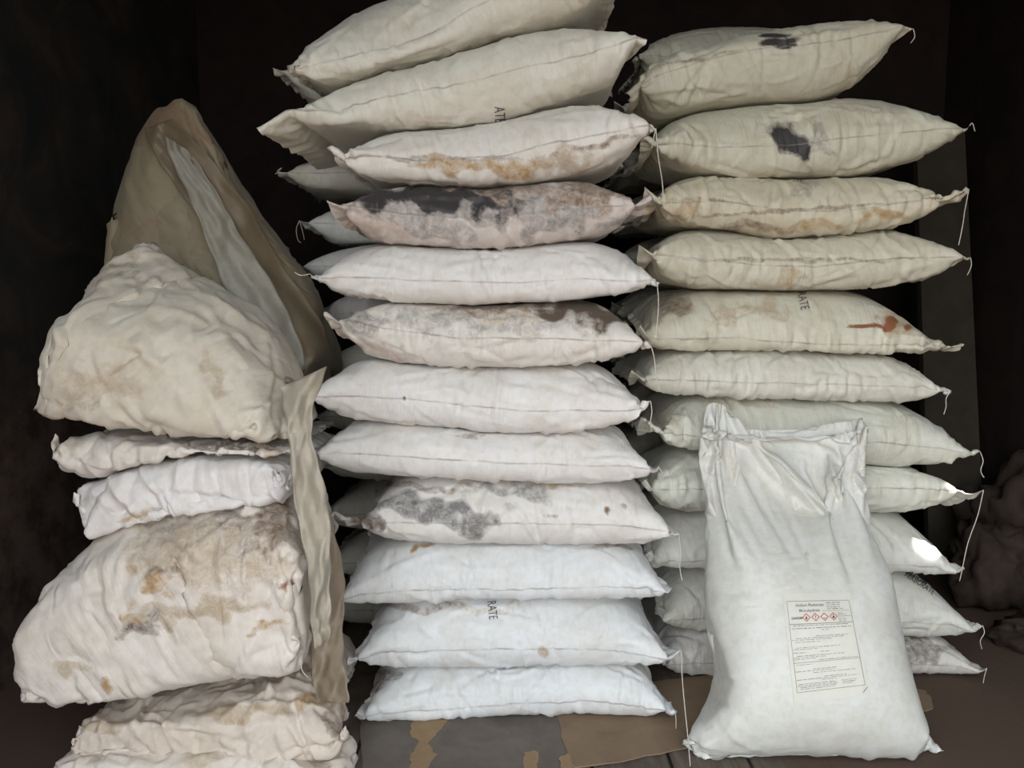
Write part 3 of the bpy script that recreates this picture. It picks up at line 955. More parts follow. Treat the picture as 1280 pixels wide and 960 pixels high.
def fill_up(key):
    """a heap sack that sagged is drawn up to the height of its lid"""
    s, X = SIMS[key], RES[key]
    if key[0] == 'heap_top':
        x0, x1 = X[..., 0].min(), X[..., 0].max()
        a, c = at(116, 250, 2.0).x, -.47
        X[..., 0] = a + (X[..., 0] - x0) * (c - a) / (x1 - x0)
    hi = s['args'][5](X[..., 0], X[..., 1])
    lo = s['args'][4](X[..., 0], X[..., 1])
    x = X[..., 0]
    cs = np.linspace(x.min(), x.max(), 15)
    w = (cs[1] - cs[0])
    f = []
    for c in cs:
        m = np.abs(x - c) < w * .8
        f.append(np.clip((hi[m].max() - lo[m].mean()) / max(X[m][:, 2].max() - lo[m].mean(), .05), 1, 2.6 if key[0] == 'heap_top' else 1.7))
    f = np.convolve(np.pad(f, 2, mode='edge'), np.ones(5) / 5, 'valid')
    X[..., 2] = lo + (X[..., 2] - lo) * np.interp(x, cs, f)


def world_of(key, wr):
    s = SIMS[key]
    if key[0] in ('heap_top', 'heap_upper', 'heap_stained'):
        fill_up(key)
    X = wrinkle(RES[key], s['L'], s['Wr'], hash_(key), **wr)
    X = X.astype(np.float32)
    X[..., 1] += s['Yf']
    k = 2 ** (s['nlev'] - 1)
    return X, s['L'], s['Wr'], s['lip'][0] * k, s['lip'][1] * k


def hash_(key):
    return sum(ord(c) * (i + 3) for i, c in enumerate(key[0])) * 7 + key[1] * 13

# ================================================================ the place: a dark store with its front open
RX0, RX1, RY0, RY1, RZ = -1.30, 1.80, -0.30, 3.30, 2.35


def slab(name, x0, x1, y0, y1, z0, z1, mat, kind='structure', parent=None):
    v = [(x, y, z) for z in (z0, z1) for y in (y0, y1) for x in (x0, x1)]
    f = [(0, 2, 3, 1), (4, 5, 7, 6), (0, 1, 5, 4), (2, 6, 7, 3), (0, 4, 6, 2), (1, 3, 7, 5)]
    o = new_obj(name, v, f, mat, parent, smooth=False, origin=((x0 + x1) / 2, (y0 + y1) / 2, z0))
    if kind:
        o['kind'] = kind
    return o


def floor_material():
    m, n, l, b = nodes('worn_floor_boards')
    geo = n.new('ShaderNodeNewGeometry')
    pos = geo.outputs['Position']
    mp = n.new('ShaderNodeMapping')
    mp.inputs['Rotation'].default_value = (0, 0, PI / 2)
    l.new(pos, mp.inputs['Vector'])
    br = n.new('ShaderNodeTexBrick')
    br.inputs['Scale'].default_value = 1.0
    br.inputs['Brick Width'].default_value = 2.6
    br.inputs['Row Height'].default_value = 0.17
    br.inputs['Mortar Size'].default_value = 0.004
    br.inputs['Color1'].default_value = (0.155, 0.135, 0.118, 1)
    br.inputs['Color2'].default_value = (0.20, 0.165, 0.14, 1)
    br.inputs['Mortar'].default_value = (0.02, 0.015, 0.012, 1)
    l.new(mp.outputs[0], br.inputs['Vector'])
    st = n.new('ShaderNodeMapping')
    st.inputs['Scale'].default_value = (14, 1.2, 1)
    l.new(pos, st.inputs['Vector'])
    g = noise_(n, l, 4.0, st.outputs[0], 6, 0.7, 0.3)
    c = mix(n, l, br.outputs['Color'], (0.55, 0.48, 0.42, 1), ramp_(n, l, g, 0.35, 0.7), 'MULTIPLY')
    d = noise_(n, l, 3.0, pos, 6, 0.65, 0.5)
    c = mix(n, l, c, (0.085, 0.060, 0.045, 1), ramp_(n, l, d, 0.46, 0.62))
    sx = n.new('ShaderNodeSeparateXYZ')
    l.new(pos, sx.inputs[0])
    # the right part is covered in brown dust
    fac = n.new('ShaderNodeMapRange')
    fac.inputs[1].default_value = 0.55
    fac.inputs[2].default_value = 0.85
    l.new(math_(n, l, 'ADD', sx.outputs['X'], math_(n, l, 'MULTIPLY', d, 0.2)), fac.inputs[0])
    c = mix(n, l, c, (0.115, 0.078, 0.060, 1), fac.outputs[0])
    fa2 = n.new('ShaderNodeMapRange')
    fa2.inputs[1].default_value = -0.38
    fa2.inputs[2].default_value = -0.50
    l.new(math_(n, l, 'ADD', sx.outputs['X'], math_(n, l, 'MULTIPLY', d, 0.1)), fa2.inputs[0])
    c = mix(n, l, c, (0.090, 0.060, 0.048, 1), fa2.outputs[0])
    l.new(c, b.inputs['Base Color'])
    b.inputs['Roughness'].default_value = 0.85
    b.inputs['Specular IOR Level'].default_value = 0.15
    bp = n.new('ShaderNodeBump')
    bp.inputs['Strength'].default_value = 0.35
    bp.inputs['Distance'].default_value = 0.004
    l.new(math_(n, l, 'ADD', g, math_(n, l, 'MULTIPLY', br.outputs['Fac'], -1.5)), bp.inputs['Height'])
    l.new(bp.outputs[0], b.inputs['Normal'])
    return m


M_FLOOR = floor_material()
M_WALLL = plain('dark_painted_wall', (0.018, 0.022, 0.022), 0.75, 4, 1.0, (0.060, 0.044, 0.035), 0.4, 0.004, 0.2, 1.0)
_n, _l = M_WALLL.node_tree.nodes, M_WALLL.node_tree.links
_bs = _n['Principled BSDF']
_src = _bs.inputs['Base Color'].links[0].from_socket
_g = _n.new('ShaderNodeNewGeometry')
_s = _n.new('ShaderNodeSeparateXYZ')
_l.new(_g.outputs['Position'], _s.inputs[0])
_m = _n.new('ShaderNodeMapRange')      # light on the lower wall put into the colour as lighter rusty brown
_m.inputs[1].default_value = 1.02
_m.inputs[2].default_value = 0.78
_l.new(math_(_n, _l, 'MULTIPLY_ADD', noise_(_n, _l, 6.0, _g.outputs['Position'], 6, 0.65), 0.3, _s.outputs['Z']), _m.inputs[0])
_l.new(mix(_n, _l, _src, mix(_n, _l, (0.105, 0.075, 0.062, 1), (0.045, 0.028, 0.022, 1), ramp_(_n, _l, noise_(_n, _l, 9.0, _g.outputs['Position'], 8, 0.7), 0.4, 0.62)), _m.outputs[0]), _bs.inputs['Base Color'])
M_WALL = plain('sooty_brown_wall', (0.016, 0.011, 0.010), 0.8, 5, 0.9, (0.028, 0.018, 0.014), 0.4, 0.004, 0.15, 1.0)
M_CEIL = plain('sooty_ceiling', (0.018, 0.012, 0.011), 0.8, 5, 0.9, (0.03, 0.02, 0.015), 0.3, 0.004, 0.15)
M_OLIVE = plain('dull_olive_board', (0.045, 0.038, 0.027), 0.8, 12, 0.7, (0.028, 0.022, 0.017), 0.3, 0.003, 0.15)
M_CARD = plain('brown_cardboard', (0.26, 0.185, 0.125), 0.8, 8, 0.7, (0.17, 0.12, 0.085), 0.2, 0.0015, 0.15, 0.6)
M_CARDG = plain('greyed_cardboard', (0.185, 0.160, 0.140), 0.8, 9, 0.8, (0.12, 0.10, 0.09), 0.2, 0.0015, 0.15, 0.6)
M_KRAFT = plain('torn_kraft_paper', (0.34, 0.235, 0.14), 0.8, 40, 0.5, (0.24, 0.16, 0.10), 0.4, 0.001, 0.15)
M_OLDPLAIN = plain('greyed_cloth_twist', (0.45, 0.42, 0.40), 0.6, 60, 0.5)
M_RAG = plain('dusty_dark_rag', (0.05, 0.036, 0.028), 0.9, 14, 0.8, (0.025, 0.018, 0.015), 0.6, 0.004, 0.1)

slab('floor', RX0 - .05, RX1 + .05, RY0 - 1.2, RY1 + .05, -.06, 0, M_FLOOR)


# walls of trapezoidal sheet: real profile
def corrugated(name, p0, p1, z0, z1, depth, pitch, inward, mat, thick=.03):
    p0, p1, inward = Vector(p0), Vector(p1), Vector(inward)
    ln = (p1 - p0).length
    d = (p1 - p0) / ln
    prof = []
    s = 0
    while s < ln:
        for ds, h in ((0, 0), (.30, 0), (.45, 1), (.80, 1), (.95, 0)):
            q = s + ds * pitch
            if q < ln:
                prof.append((q, h * depth))
        s += pitch
    prof.append((ln, 0))
    v, f = [], []
    for side in (0, 1):
        for q, h in prof:
            b = p0 + d * q + inward * (h - side * thick)
            v += [(b.x, b.y, z0), (b.x, b.y, z1)]
    k = len(prof)
    for i in range(k - 1):
        f.append((2 * i, 2 * i + 2, 2 * i + 3, 2 * i + 1))
        o = 2 * k
        f.append((o + 2 * i, o + 2 * i + 1, o + 2 * i + 3, o + 2 * i + 2))
        f.append((2 * i + 1, 2 * i + 3, o + 2 * i + 3, o + 2 * i + 1))
        f.append((2 * i, o + 2 * i, o + 2 * i + 2, 2 * i + 2))
    ob = new_obj(name, v, f, mat, smooth=False, origin=((p0.x + p1.x) / 2, (p0.y + p1.y) / 2, z0))
    ob['kind'] = 'structure'
    return ob


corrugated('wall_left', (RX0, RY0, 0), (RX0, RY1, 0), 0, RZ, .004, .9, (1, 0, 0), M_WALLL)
corrugated('wall_right', (RX1, RY1, 0), (RX1, RY0, 0), 0, RZ, .006, .7, (-1, 0, 0), M_WALL)
corrugated('wall_back', (RX0, RY1, 0), (RX1, RY1, 0), 0, RZ, .008, .6, (0, -1, 0), M_WALL)

# the ceiling has rusted through: ragged holes let a little sun in
sun_hits = [((1157, 683), .036, .030), ((1212, 615), .009, .008)]


def ceiling():
    bm = bmesh.new()
    def loop(pts):
        vs = [bm.verts.new(p) for p in pts]
        return [bm.edges.new((vs[i], vs[(i + 1) % len(vs)])) for i in range(len(vs))]
    es = loop([(RX0 - .05, RY0, RZ), (RX1 + .05, RY0, RZ), (RX1 + .05, RY1 + .05, RZ), (RX0 - .05, RY1 + .05, RZ)])
    rng = random.Random(4)
    for (px, py), rx, ry in sun_hits:
        P = at(px, py, RY + .05)
        t = (RZ - P.z) / SUN_DIR.z
        q = P + SUN_DIR * t
        n = 14
        es += loop([(q.x + rx * math.cos(2 * PI * i / n) * rng.uniform(.8, 1.15), q.y + ry * 1.25 * math.sin(2 * PI * i / n) * rng.uniform(.8, 1.15), RZ) for i in range(n)])
    bmesh.ops.triangle_fill(bm, use_beauty=True, edges=es)
    r = bmesh.ops.extrude_face_region(bm, geom=bm.faces[:])
    for v in r['geom']:
        if isinstance(v, bmesh.types.BMVert):
            v.co.z += .004
    bmesh.ops.recalc_face_normals(bm, faces=bm.faces[:])
    m = bpy.data.meshes.new('ceiling')
    bm.to_mesh(m)
    bm.free()
    m.materials.append(M_CEIL)
    o = bpy.data.objects.new('ceiling', m)
    C.objects.link(o)
    o['kind'] = 'structure'


ceiling()

# boards standing at the back right, rags and cardboard scraps on the floor
def board(name, pts, Y, th, lean, mat, label, cat, group=None):
    """a standing board whose outline is given in pixels at its own distance"""
    P = [at(x, y, Y) for x, y in pts]
    z0 = min(p.z for p in P)
    f_ = [(p.x, Y + (p.z - z0) * lean, p.z) for p in P]
    b_ = [(x, y + th, z) for x, y, z in f_]
    n = len(P)
    fs = [tuple(range(n)), tuple(range(2 * n - 1, n - 1, -1))] + [(i, i + n, (i + 1) % n + n, (i + 1) % n) for i in range(n)]
    o = new_obj(name, f_ + b_, fs, mat, smooth=False, origin=(sum(p.x for p in P) / n, Y, z0))
    return tag(o, label, cat, group)


def zpix(Y, z=0.003):
    """pixel row where height z is seen at distance Y"""
    return float(pix(np.array([0, Y, z]))[1])


board('wooden_board', [(1162, zpix(2.75)), (1232, zpix(2.75)), (1240, 150), (1176, 150)], 2.75, .03, .10, M_OLIVE,
      'narrow dull olive board standing upright behind the right column', 'board')
board('wide_board', [(1228, zpix(2.95)), (1295, zpix(2.95)), (1300, 250), (1262, 250)], 2.95, .03, .06, M_OLIVE,
      'wide dull olive board leaning at the right edge of the photo', 'board')


def lump(name, c, r, mat, seed, label, cat, squash=(1, 1, .6)):
    rng = random.Random(seed)
    bm = bmesh.new()
    bmesh.ops.create_icosphere(bm, subdivisions=4, radius=1)
    from mathutils import noise as mn
    for v in bm.verts:
        p = v.co * 1.5 + Vector((seed * 3.1, 0, 0))
        d = 1 + .45 * mn.noise(p) + .5 * (0.3 - abs(mn.noise(p * 2.3))) + .3 * (0.3 - abs(mn.noise(p * 5)))
        v.co = Vector((v.co.x * squash[0], v.co.y * squash[1], max(v.co.z, -.55) * squash[2])) * d * r
    zmin = min(v.co.z for v in bm.verts)
    for v in bm.verts:
        v.co.z -= zmin
    m = bpy.data.meshes.new(name)
    bm.to_mesh(m)
    bm.free()
    m.materials.append(mat)
    m.shade_smooth()
    o = bpy.data.objects.new(name, m)
    C.objects.link(o)
    o.location = c
    return tag(o, label, cat)


def floor_pt(px, py):
    o, d = ray(px, py)
    return o + d * (-o.z / d.z)


p = at(1240, 590, 2.75)
lump('crumpled_rag', (p.x, 2.60, 0.001), .12, M_RAG, 1, 'dark crumpled heap of dusty rags on the floor right of the right column', 'rag', (1.3, 1, 1.9))
p = at(1300, 560, 2.75)
lump('dusty_bundle', (RX1 - .24, 2.42, 0.001), .10, M_RAG, 3, 'dark dusty bundle on the floor at the right edge of the photo', 'bundle', (1.2, 1, 1.5))
p = at(1290, 640, 2.25)
lump('rubble_heap', (RX1 - .27, 2.10, 0.001), .08, M_RAG, 5, 'low dark heap of debris on the floor at the far right', 'debris', (1.5, 1.1, .7))


def flat_sheet(name, pts, z, th, mat, label, cat, seed=0, wob=.003, step=.03):
    """a cardboard or paper sheet lying on the floor, its outline in pixels"""
    P = [floor_pt(x, y) for x, y in pts]
    rng = random.Random(seed)
    Q = []
    for i, a in enumerate(P):
        b = P[(i + 1) % len(P)]
        k = max(1, int((b - a).length / step))
        for s in range(k):
            q = a.lerp(b, s / k)
            Q.append((q.x + rng.uniform(-wob, wob), q.y + rng.uniform(-wob, wob)))
    bm = bmesh.new()
    vs = [bm.verts.new((x, y, z)) for x, y in Q]
    es = [bm.edges.new((vs[i], vs[(i + 1) % len(vs)])) for i in range(len(vs))]
    bmesh.ops.triangle_fill(bm, use_beauty=True, edges=es)
    r = bmesh.ops.extrude_face_region(bm, geom=bm.faces[:])
    for v in r['geom']:
        if isinstance(v, bmesh.types.BMVert):
            v.co.z += th
    bmesh.ops.recalc_face_normals(bm, faces=bm.faces[:])
    cx = sum(q[0] for q in Q) / len(Q)
    cy = sum(q[1] for q in Q) / len(Q)
    bmesh.ops.translate(bm, verts=bm.verts[:], vec=(-cx, -cy, -z))
    m = bpy.data.meshes.new(name)
    bm.to_mesh(m)
    bm.free()
    m.materials.append(mat)
    o = bpy.data.objects.new(name, m)
    C.objects.link(o)
    o.location = (cx, cy, z)
    return tag(o, label, cat)


flat_sheet('cardboard_sheet', [(690, 868), (900, 845), (960, 858), (980, 900), (905, 932), (840, 941), (760, 958), (716, 962), (702, 925)], .0035, .003, M_CARD,
           'brown cardboard sheet on the floor between the middle column and the upright sack', 'cardboard', 1)
flat_sheet('greyed_cardboard', [(450, 880), (700, 872), (712, 920), (722, 975), (600, 978), (452, 975)], .0005, .003, M_CARDG,
           'greyed cardboard sheet on the floor in front of the middle column', 'cardboard', 2)
flat_sheet('torn_paper', [(517, 897), (541, 899), (560, 903), (546, 918), (535, 932), (545, 945), (535, 962), (512, 972), (514, 945), (522, 930), (513, 920)], .0037, .0012, M_KRAFT,
           'torn strip of tan paper on the floor below the left part of the middle column', 'paper', 3, .004, .01)
flat_sheet('paper_scrap', [(655, 942), (670, 940), (674, 955), (668, 966), (653, 964)], .0037, .0012, M_KRAFT,
           'small tan paper scrap on the greyed cardboard, centre of the floor', 'paper', 4, .004, .01)
flat_sheet('paper_flake', [(700, 950), (712, 946), (717, 962), (706, 970), (699, 964)], .0067, .0012, M_KRAFT,
           'tan paper flake at the edge where the two cardboard sheets meet', 'paper', 6, .004, .01)
flat_sheet('cardboard_scrap', [(1142, 862), (1158, 866), (1168, 884), (1150, 892), (1140, 885)], .0005, .003, M_CARD,
           'small cardboard scrap on the dark floor right of the upright sack', 'cardboard', 5, .004, .01)

# ================================================================ building the sacks from their relaxed shapes
OBJ = {}
WRK = dict(pleat=1.7, folds=80, famp=.0042, gather=1.2, crump=.0024)
for k, s in enumerate(MS):
    X, L, Wr, k0, k1 = world_of(('m', k), dict(WRK, famp=.0050 if k in (3, 5, 8) else .0040))
    OBJ['m', k] = build_sack('woven_sack', X, L, Wr, s['tint'], s['st'], k0=k0, k1=k1, label=s['label'], group=GM)
for k, s in enumerate(RS):
    X, L, Wr, k0, k1 = world_of(('r', k), dict(WRK, famp=.0058, pleat=2.6))
    OBJ['r', k] = build_sack('woven_sack', X, L, Wr, s['tint'], s['st'], k0=k0, k1=k1, label=s['label'], group=GR)
X, L, Wr, k0, k1 = world_of(('r0', 0), WRK)
OBJ['r0'] = build_sack('woven_sack', X, L, Wr, OLV, (), k0=k0, k1=k1, label='sack lying behind the tilted top sack of the right column, only its back showing', group=GR)
BL = {1: 'rear sack whose frayed corner shows left of the topmost middle sack', 2: 'rear sack under the long flat end at the top left of the middle column',
      3: 'rounded rear sack end with a thin frayed tip showing below the long flat empty end',
      4: 'rear sack end with hanging threads just left of the grimy grey sack', 5: 'rear sack corner just left of the clean sack under the grimy one',
      6: 'rear sack end in shadow, just left of the brown smeared sack'}
for k in range(1, len(bedge)):
    X, L, Wr, k0, k1 = world_of(('b', k), dict(WRK, folds=30))
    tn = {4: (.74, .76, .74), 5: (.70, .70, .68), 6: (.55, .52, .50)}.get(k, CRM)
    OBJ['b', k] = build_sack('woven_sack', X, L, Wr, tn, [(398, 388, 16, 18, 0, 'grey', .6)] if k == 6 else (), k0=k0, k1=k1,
                             label=BL.get(k, 'white sack of the rear column, hidden behind the middle column'), group=GB if k < 7 else 'hidden sacks low in the rear column')
# the unseen rear sacks that carry the one behind the top of the right column
zr0 = min((OBJ['r0'].matrix_basis @ v.co).z for v in OBJ['r0'].data.vertices)
src = OBJ['b', 12]
dims = [v.co.z for v in src.data.vertices]
hh = max(dims) - min(dims)
nst = max(1, round(zr0 / hh))
for i in range(nst):
    c = src.copy()
    C.objects.link(c)
    sc_ = (zr0 - .004) / nst / hh
    c.scale = (.92, .95, sc_)
    c.location = (OBJ['r0'].location.x, 2.60, .002 + i * (zr0 - .004) / nst)
    c['label'] = 'white sack of the rear column, hidden behind the right column'
    c['group'] = 'hidden sacks behind the right column'
    for ch in src.children:
        d = ch.copy()
        C.objects.link(d)
        d.parent = c

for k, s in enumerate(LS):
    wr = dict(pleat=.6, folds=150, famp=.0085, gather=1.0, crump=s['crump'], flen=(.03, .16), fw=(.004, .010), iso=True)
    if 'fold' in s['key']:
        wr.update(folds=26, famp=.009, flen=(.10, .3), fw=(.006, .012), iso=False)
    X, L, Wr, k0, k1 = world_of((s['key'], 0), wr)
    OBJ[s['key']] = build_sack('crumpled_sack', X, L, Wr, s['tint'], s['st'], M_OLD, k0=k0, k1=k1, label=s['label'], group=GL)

# the upright sack
Xl = wrinkle(RES['s', 0], SIMS['s', 0]['L'], SIMS['s', 0]['Wr'], 77, pleat=.5, folds=40, famp=.003, gather=.8, crump=.0018)
a_, d_, h_ = Xl[..., 0], Xl[..., 1], Xl[..., 2]
# the slack upper third: long soft folds that fan out from the gathered corners
rng = np.random.default_rng(3)
up = np.clip((a_ - .36) / .2, 0, 1)
front = (np.arange(Xl.shape[0]) <= Xl.shape[0] // 2)[:, None]
px_, py_ = pix((np.array(S_ORG)[None, None] + a_[..., None] * np.array(S_A) + d_[..., None] * np.array(S_D) + h_[..., None] * np.array(S_H)))
def ridge(x0, y0, x1, y1, w, amp):
    dx, dy = x1 - x0, y1 - y0
    ln = math.hypot(dx, dy)
    s = ((px_ - x0) * dx + (py_ - y0) * dy) / ln
    t = (-(px_ - x0) * dy + (py_ - y0) * dx) / ln
    m = np.clip(s / 25, 0, 1) * np.clip((ln - s) / 45, 0, 1)
    prof = np.where(t < 0, np.exp(-np.abs(t / (w * 1.3)) ** 1.3), np.exp(-(t / (w * .38)) ** 2))
    return amp * m * prof * front * 2.0
dh = ridge(948, 560, 1060, 690, 16, .020) + ridge(1030, 565, 1046, 640, 10, .014) + ridge(980, 600, 1025, 760, 14, .012)
dh += ridge(1055, 580, 1115, 690, 10, .020) + ridge(925, 560, 905, 650, 10, .012) + ridge(880, 640, 1000, 740, 18, .014)
dh += ridge(868, 610, 905, 668, 10, .018) + ridge(900, 520, 890, 600, 8, .012) + ridge(1000, 640, 1075, 745, 14, .010) + ridge(895, 545, 880, 640, 6, .008)
cor = np.clip((py_ - 500) / 20, 0, 1) * (np.exp(-(((px_ - 1082) / 36) ** 2 + ((py_ - 580) / 50) ** 2)) + .8 * np.exp(-(((px_ - 890) / 20) ** 2 + ((py_ - 575) / 60) ** 2))) * front
fine = _noise(rng, Xl.shape[:2], (130, 36)) * .0022 + _noise(rng, Xl.shape[:2], (70, 60)) * .0022
dh += cor * fine * 1.6
rim = np.clip((a_ - (a_.max() - .05)) / .04, 0, 1)
dh += rim * _noise(rng, Xl.shape[:2], (60, 40)) * .006
Xl[..., 2] = np.maximum(h_ + dh, .001)
A3, D3, H3, O3 = (np.array(v, np.float32) for v in (S_A, S_D, S_H, S_ORG))
Xw = O3 + Xl[..., 0:1] * A3 + Xl[..., 1:2] * D3 + Xl[..., 2:3] * H3
S = build_sack('upright_sack', Xw.astype(np.float32), SIMS['s', 0]['L'], SIMS['s', 0]['Wr'], (0.67, 0.675, 0.645),
               [(905, 570, 30, 30, 0, 'tan', .2), (1080, 580, 40, 50, 0, 'tan', .2), (1009, 690, 5, 9, 0, 'brown', .3), (895, 880, 14, 30, 0, 'tan', .2)],
               M_UPR, k0=4, k1=0, flip=True, label='large white sack standing upright in front with a printed paper label', cat='sack')
mouth = None


# ---------------------------------------------------------------- printing and the paper label, laid onto the cloth
def bvh_of(objs):
    vs, fs = [], []
    for o in objs:
        m = o.data
        k = len(vs)
        mw = o.matrix_basis if o.parent is None else o.parent.matrix_basis @ o.matrix_basis
        vs += [mw @ v.co for v in m.vertices]
        fs += [[k + i for i in p.vertices] for p in m.polygons]
    return BVHTree.FromPolygons(vs, fs)


BV = {}


def onto(o, px, py, off):
    if o.name not in BV:
        BV[o.name] = bvh_of([o])
    org, d = ray(px, py)
    hit, nrm, _, _ = BV[o.name].ray_cast(org, d)
    if hit is None:
        return None
    if nrm.dot(d) > 0:
        nrm = -nrm
    return hit + nrm * off


FONT_CACHE = {}


def text_polys(txt, bold=0.0):
    key = (txt, bold)
    if key not in FONT_CACHE:
        cu = bpy.data.curves.new('t', 'FONT')
        cu.body = txt
        cu.size = 1.0
        cu.offset = bold
        cu.resolution_u = 3
        ob = bpy.data.objects.new('t', cu)
        me = bpy.data.meshes.new_from_object(ob)
        tb = bmesh.new()
        tb.from_mesh(me)
        bmesh.ops.triangulate(tb, faces=tb.faces[:])
        for _ in range(3):
            lg = [e_ for e_ in tb.edges if e_.calc_length() > .16]
            if not lg or len(txt) > 9:
                break
            bmesh.ops.subdivide_edges(tb, edges=lg, cuts=1)
            bmesh.ops.triangulate(tb, faces=tb.faces[:])
        tb.to_mesh(me)
        tb.free()
        vs = [(v.co.x, v.co.y) for v in me.vertices]
        fs = [tuple(p.vertices) for p in me.polygons]
        bpy.data.objects.remove(ob)
        bpy.data.curves.remove(cu)
        bpy.data.meshes.remove(me)
        FONT_CACHE[key] = (vs, fs)
    return FONT_CACHE[key]


def lay(name, host, shapes, mat, off=.0009, parent=None, drop=0.0):
    """shapes: list of (2-D vertices in pixels, faces); each vertex is dropped onto the host's surface"""
    V, Fs = [], []
    rnd = random.Random(7)
    for vs, fs in shapes:
        k = len(V)
        P = [onto(host, x, y, off) for x, y in vs]
        V += [p if p is not None else Vector((0, 0, 0)) for p in P]
        for f in fs:
            if all(P[i] is not None for i in f):
                q = [P[i] for i in f]
                if max((q[i] - q[0]).length for i in range(len(q))) < .05 and rnd.random() >= drop:
                    Fs.append(tuple(k + i for i in f))
    if not Fs:
        print('LAY empty', name)
        return None
    used = sorted({i for f in Fs for i in f})
    mp = {u: i for i, u in enumerate(used)}
    return new_obj(name, [tuple(V[u]) for u in used], [tuple(mp[i] for i in f) for f in Fs], mat, parent or host, smooth=False, origin=tuple(V[used[0]]))


def text_px(txt, x, y, ux, uy, h, bold=0.0, squeeze=1.0):
    """text starting at pixel (x, y), reading along (ux, uy) with cap height h pixels"""
    vs, fs = text_polys(txt, bold)
    l = math.hypot(ux, uy)
    ux, uy = ux / l, uy / l
    nx, ny = uy, -ux                   # up of the letters
    s = h / 0.7
    return ([(x + vx * s * squeeze * ux + vy * s * nx, y + vx * s * squeeze * uy + vy * s * ny) for vx, vy in vs], fs)


def printing(key, items, mat=None):
    o = OBJ[key]
    lay('printed_letters', o, [text_px(*i) for i in items], mat or M_INK, .0016)


printing(('m', 1), [('ATE', 618, 133, .05, 1, 13, .0, .62)])
printing(('m', 10), [('RATE', 609, 752, .12, 1, 11, .0, .62)])
printing(('r', 2), [('TE', 993, 214, -.1, 1, 10, .0, .9), ('3E', 1008, 212, -.1, 1, 9, 0, .8)])
printing(('r', 4), [('HYDRATE', 992, 346, .22, 1, 11, .0, .62), ('2001', 1101, 357, .9, .35, 10, .0, .8)])
printing(('r', 9), [('SODIUM', 1126, 712, .62, .42, 7, .01, 1.0), ('PERBORATE', 1130, 720, .62, .42, 7, .01, .8), ('0001', 1146, 714, .7, .4, 7, .01, .9)])

# the label: corner pixels of the sheet, then of the ruled frame
LQ = [(978, 742), (1062, 741), (1087, 868), (993, 880)]


def lab(u, v):
    """label coordinates 0..1 from the upper left -> pixel"""
    a, b, c, d = LQ
    top = (a[0] + (b[0] - a[0]) * u, a[1] + (b[1] - a[1]) * u)
    bot = (d[0] + (c[0] - d[0]) * u, d[1] + (c[1] - d[1]) * u)
    return top[0] + (bot[0] - top[0]) * v, top[1] + (bot[1] - top[1]) * v


def lgrid(u0, u1, v0, v1, nu, nv):
    vs = [lab(u0 + (u1 - u0) * i / nu, v0 + (v1 - v0) * j / nv) for j in range(nv + 1) for i in range(nu + 1)]
    fs = [(j * (nu + 1) + i, (j + 1) * (nu + 1) + i, (j + 1) * (nu + 1) + i + 1, j * (nu + 1) + i + 1) for j in range(nv) for i in range(nu)]
    return vs, fs


LABEL = lay('paper_label', S, [lgrid(0, 1, 0, 1, 26, 36)], M_PAPER, .0016)
LABEL.data.shade_smooth()


def lline(u0, v0, u1, v1, w=.006):
    n = max(2, int(max(abs(u1 - u0), abs(v1 - v0)) * 24))
    if abs(u1 - u0) > abs(v1 - v0):
        vs = [lab(u0 + (u1 - u0) * i / n, v0 + (v1 - v0) * i / n + sgn * w * .35) for i in range(n + 1) for sgn in (-1, 1)]
    else:
        vs = [lab(u0 + (u1 - u0) * i / n + sgn * w * .5, v0 + (v1 - v0) * i / n) for i in range(n + 1) for sgn in (-1, 1)]
    return vs, [(2 * i, 2 * i + 1, 2 * i + 3, 2 * i + 2) for i in range(n)]


F0, F1, G0, G1 = .05, .96, .075, .90
rules = [lline(F0, G0, F1, G0), lline(F0, G1, F1, G1), lline(F0, G0, F0, G1), lline(F1, G0, F1, G1), lline(F0, .285, F1, .285, .008), lline(F0, .635, F1, .635), lline(.55, .17, .93, .17, .004)]
lay('ruled_frame', S, rules, M_FINE, .0024, LABEL)


def ltext(txt, u, v, hpx, bold=0., sq=1.):
    x, y = lab(u, v)
    x2, y2 = lab(min(u + .3, 1.2), v)
    return text_px(txt, x, y, x2 - x, y2 - y, hpx, bold, sq)


lay('label_heading', S, [ltext('Sodium Perborate', .17, .125, 3.6, .012, .92), ltext('Monohydrate', .21, .175, 3.6, .012, .92)], M_FINE, .0026, LABEL)
rnd = random.Random(11)
lines = []
def words(u0, u1, v, w=.010):
    u = u0
    while u < u1 - .01:
        k = rnd.uniform(.03, .09)
        lines.append(lline(u, v, min(u + k, u1), v, w * rnd.uniform(.7, 1.1)))
        u += k + rnd.uniform(.008, .02)
for v in (.095, .115, .135, .152):
    words(.62, .62 + rnd.uniform(.18, .26), v)
for v in (.195, .21, .225, .24, .255, .27):
    words(.76, .76 + rnd.uniform(.08, .18), v, .007)
words(.10, .88, .30, .008)
words(.08, .92, .325, .010)
words(.50, .60, .345, .008)
for v, a, b in ((.40, .40, .85), (.415, .12, .80), (.43, .06, .62), (.45, .10, .45), (.50, .10, .72), (.515, .07, .40), (.545, .06, .24), (.545, .44, .56), (.575, .10, .76), (.59, .06, .50),
                (.605, .06, .36), (.62, .40, .95), (.655, .08, .30), (.70, .30, .62), (.715, .06, .60), (.735, .30, .88), (.775, .44, .74), (.79, .06, .90), (.805, .40, .60),
                (.83, .08, .58), (.845, .06, .60), (.86, .10, .60), (.83, .66, .86), (.845, .68, .84), (.86, .66, .82), (.875, .10, .58)):
    words(a, b, v, .007)
lay('fine_print', S, lines, M_FINE, .0024, LABEL)
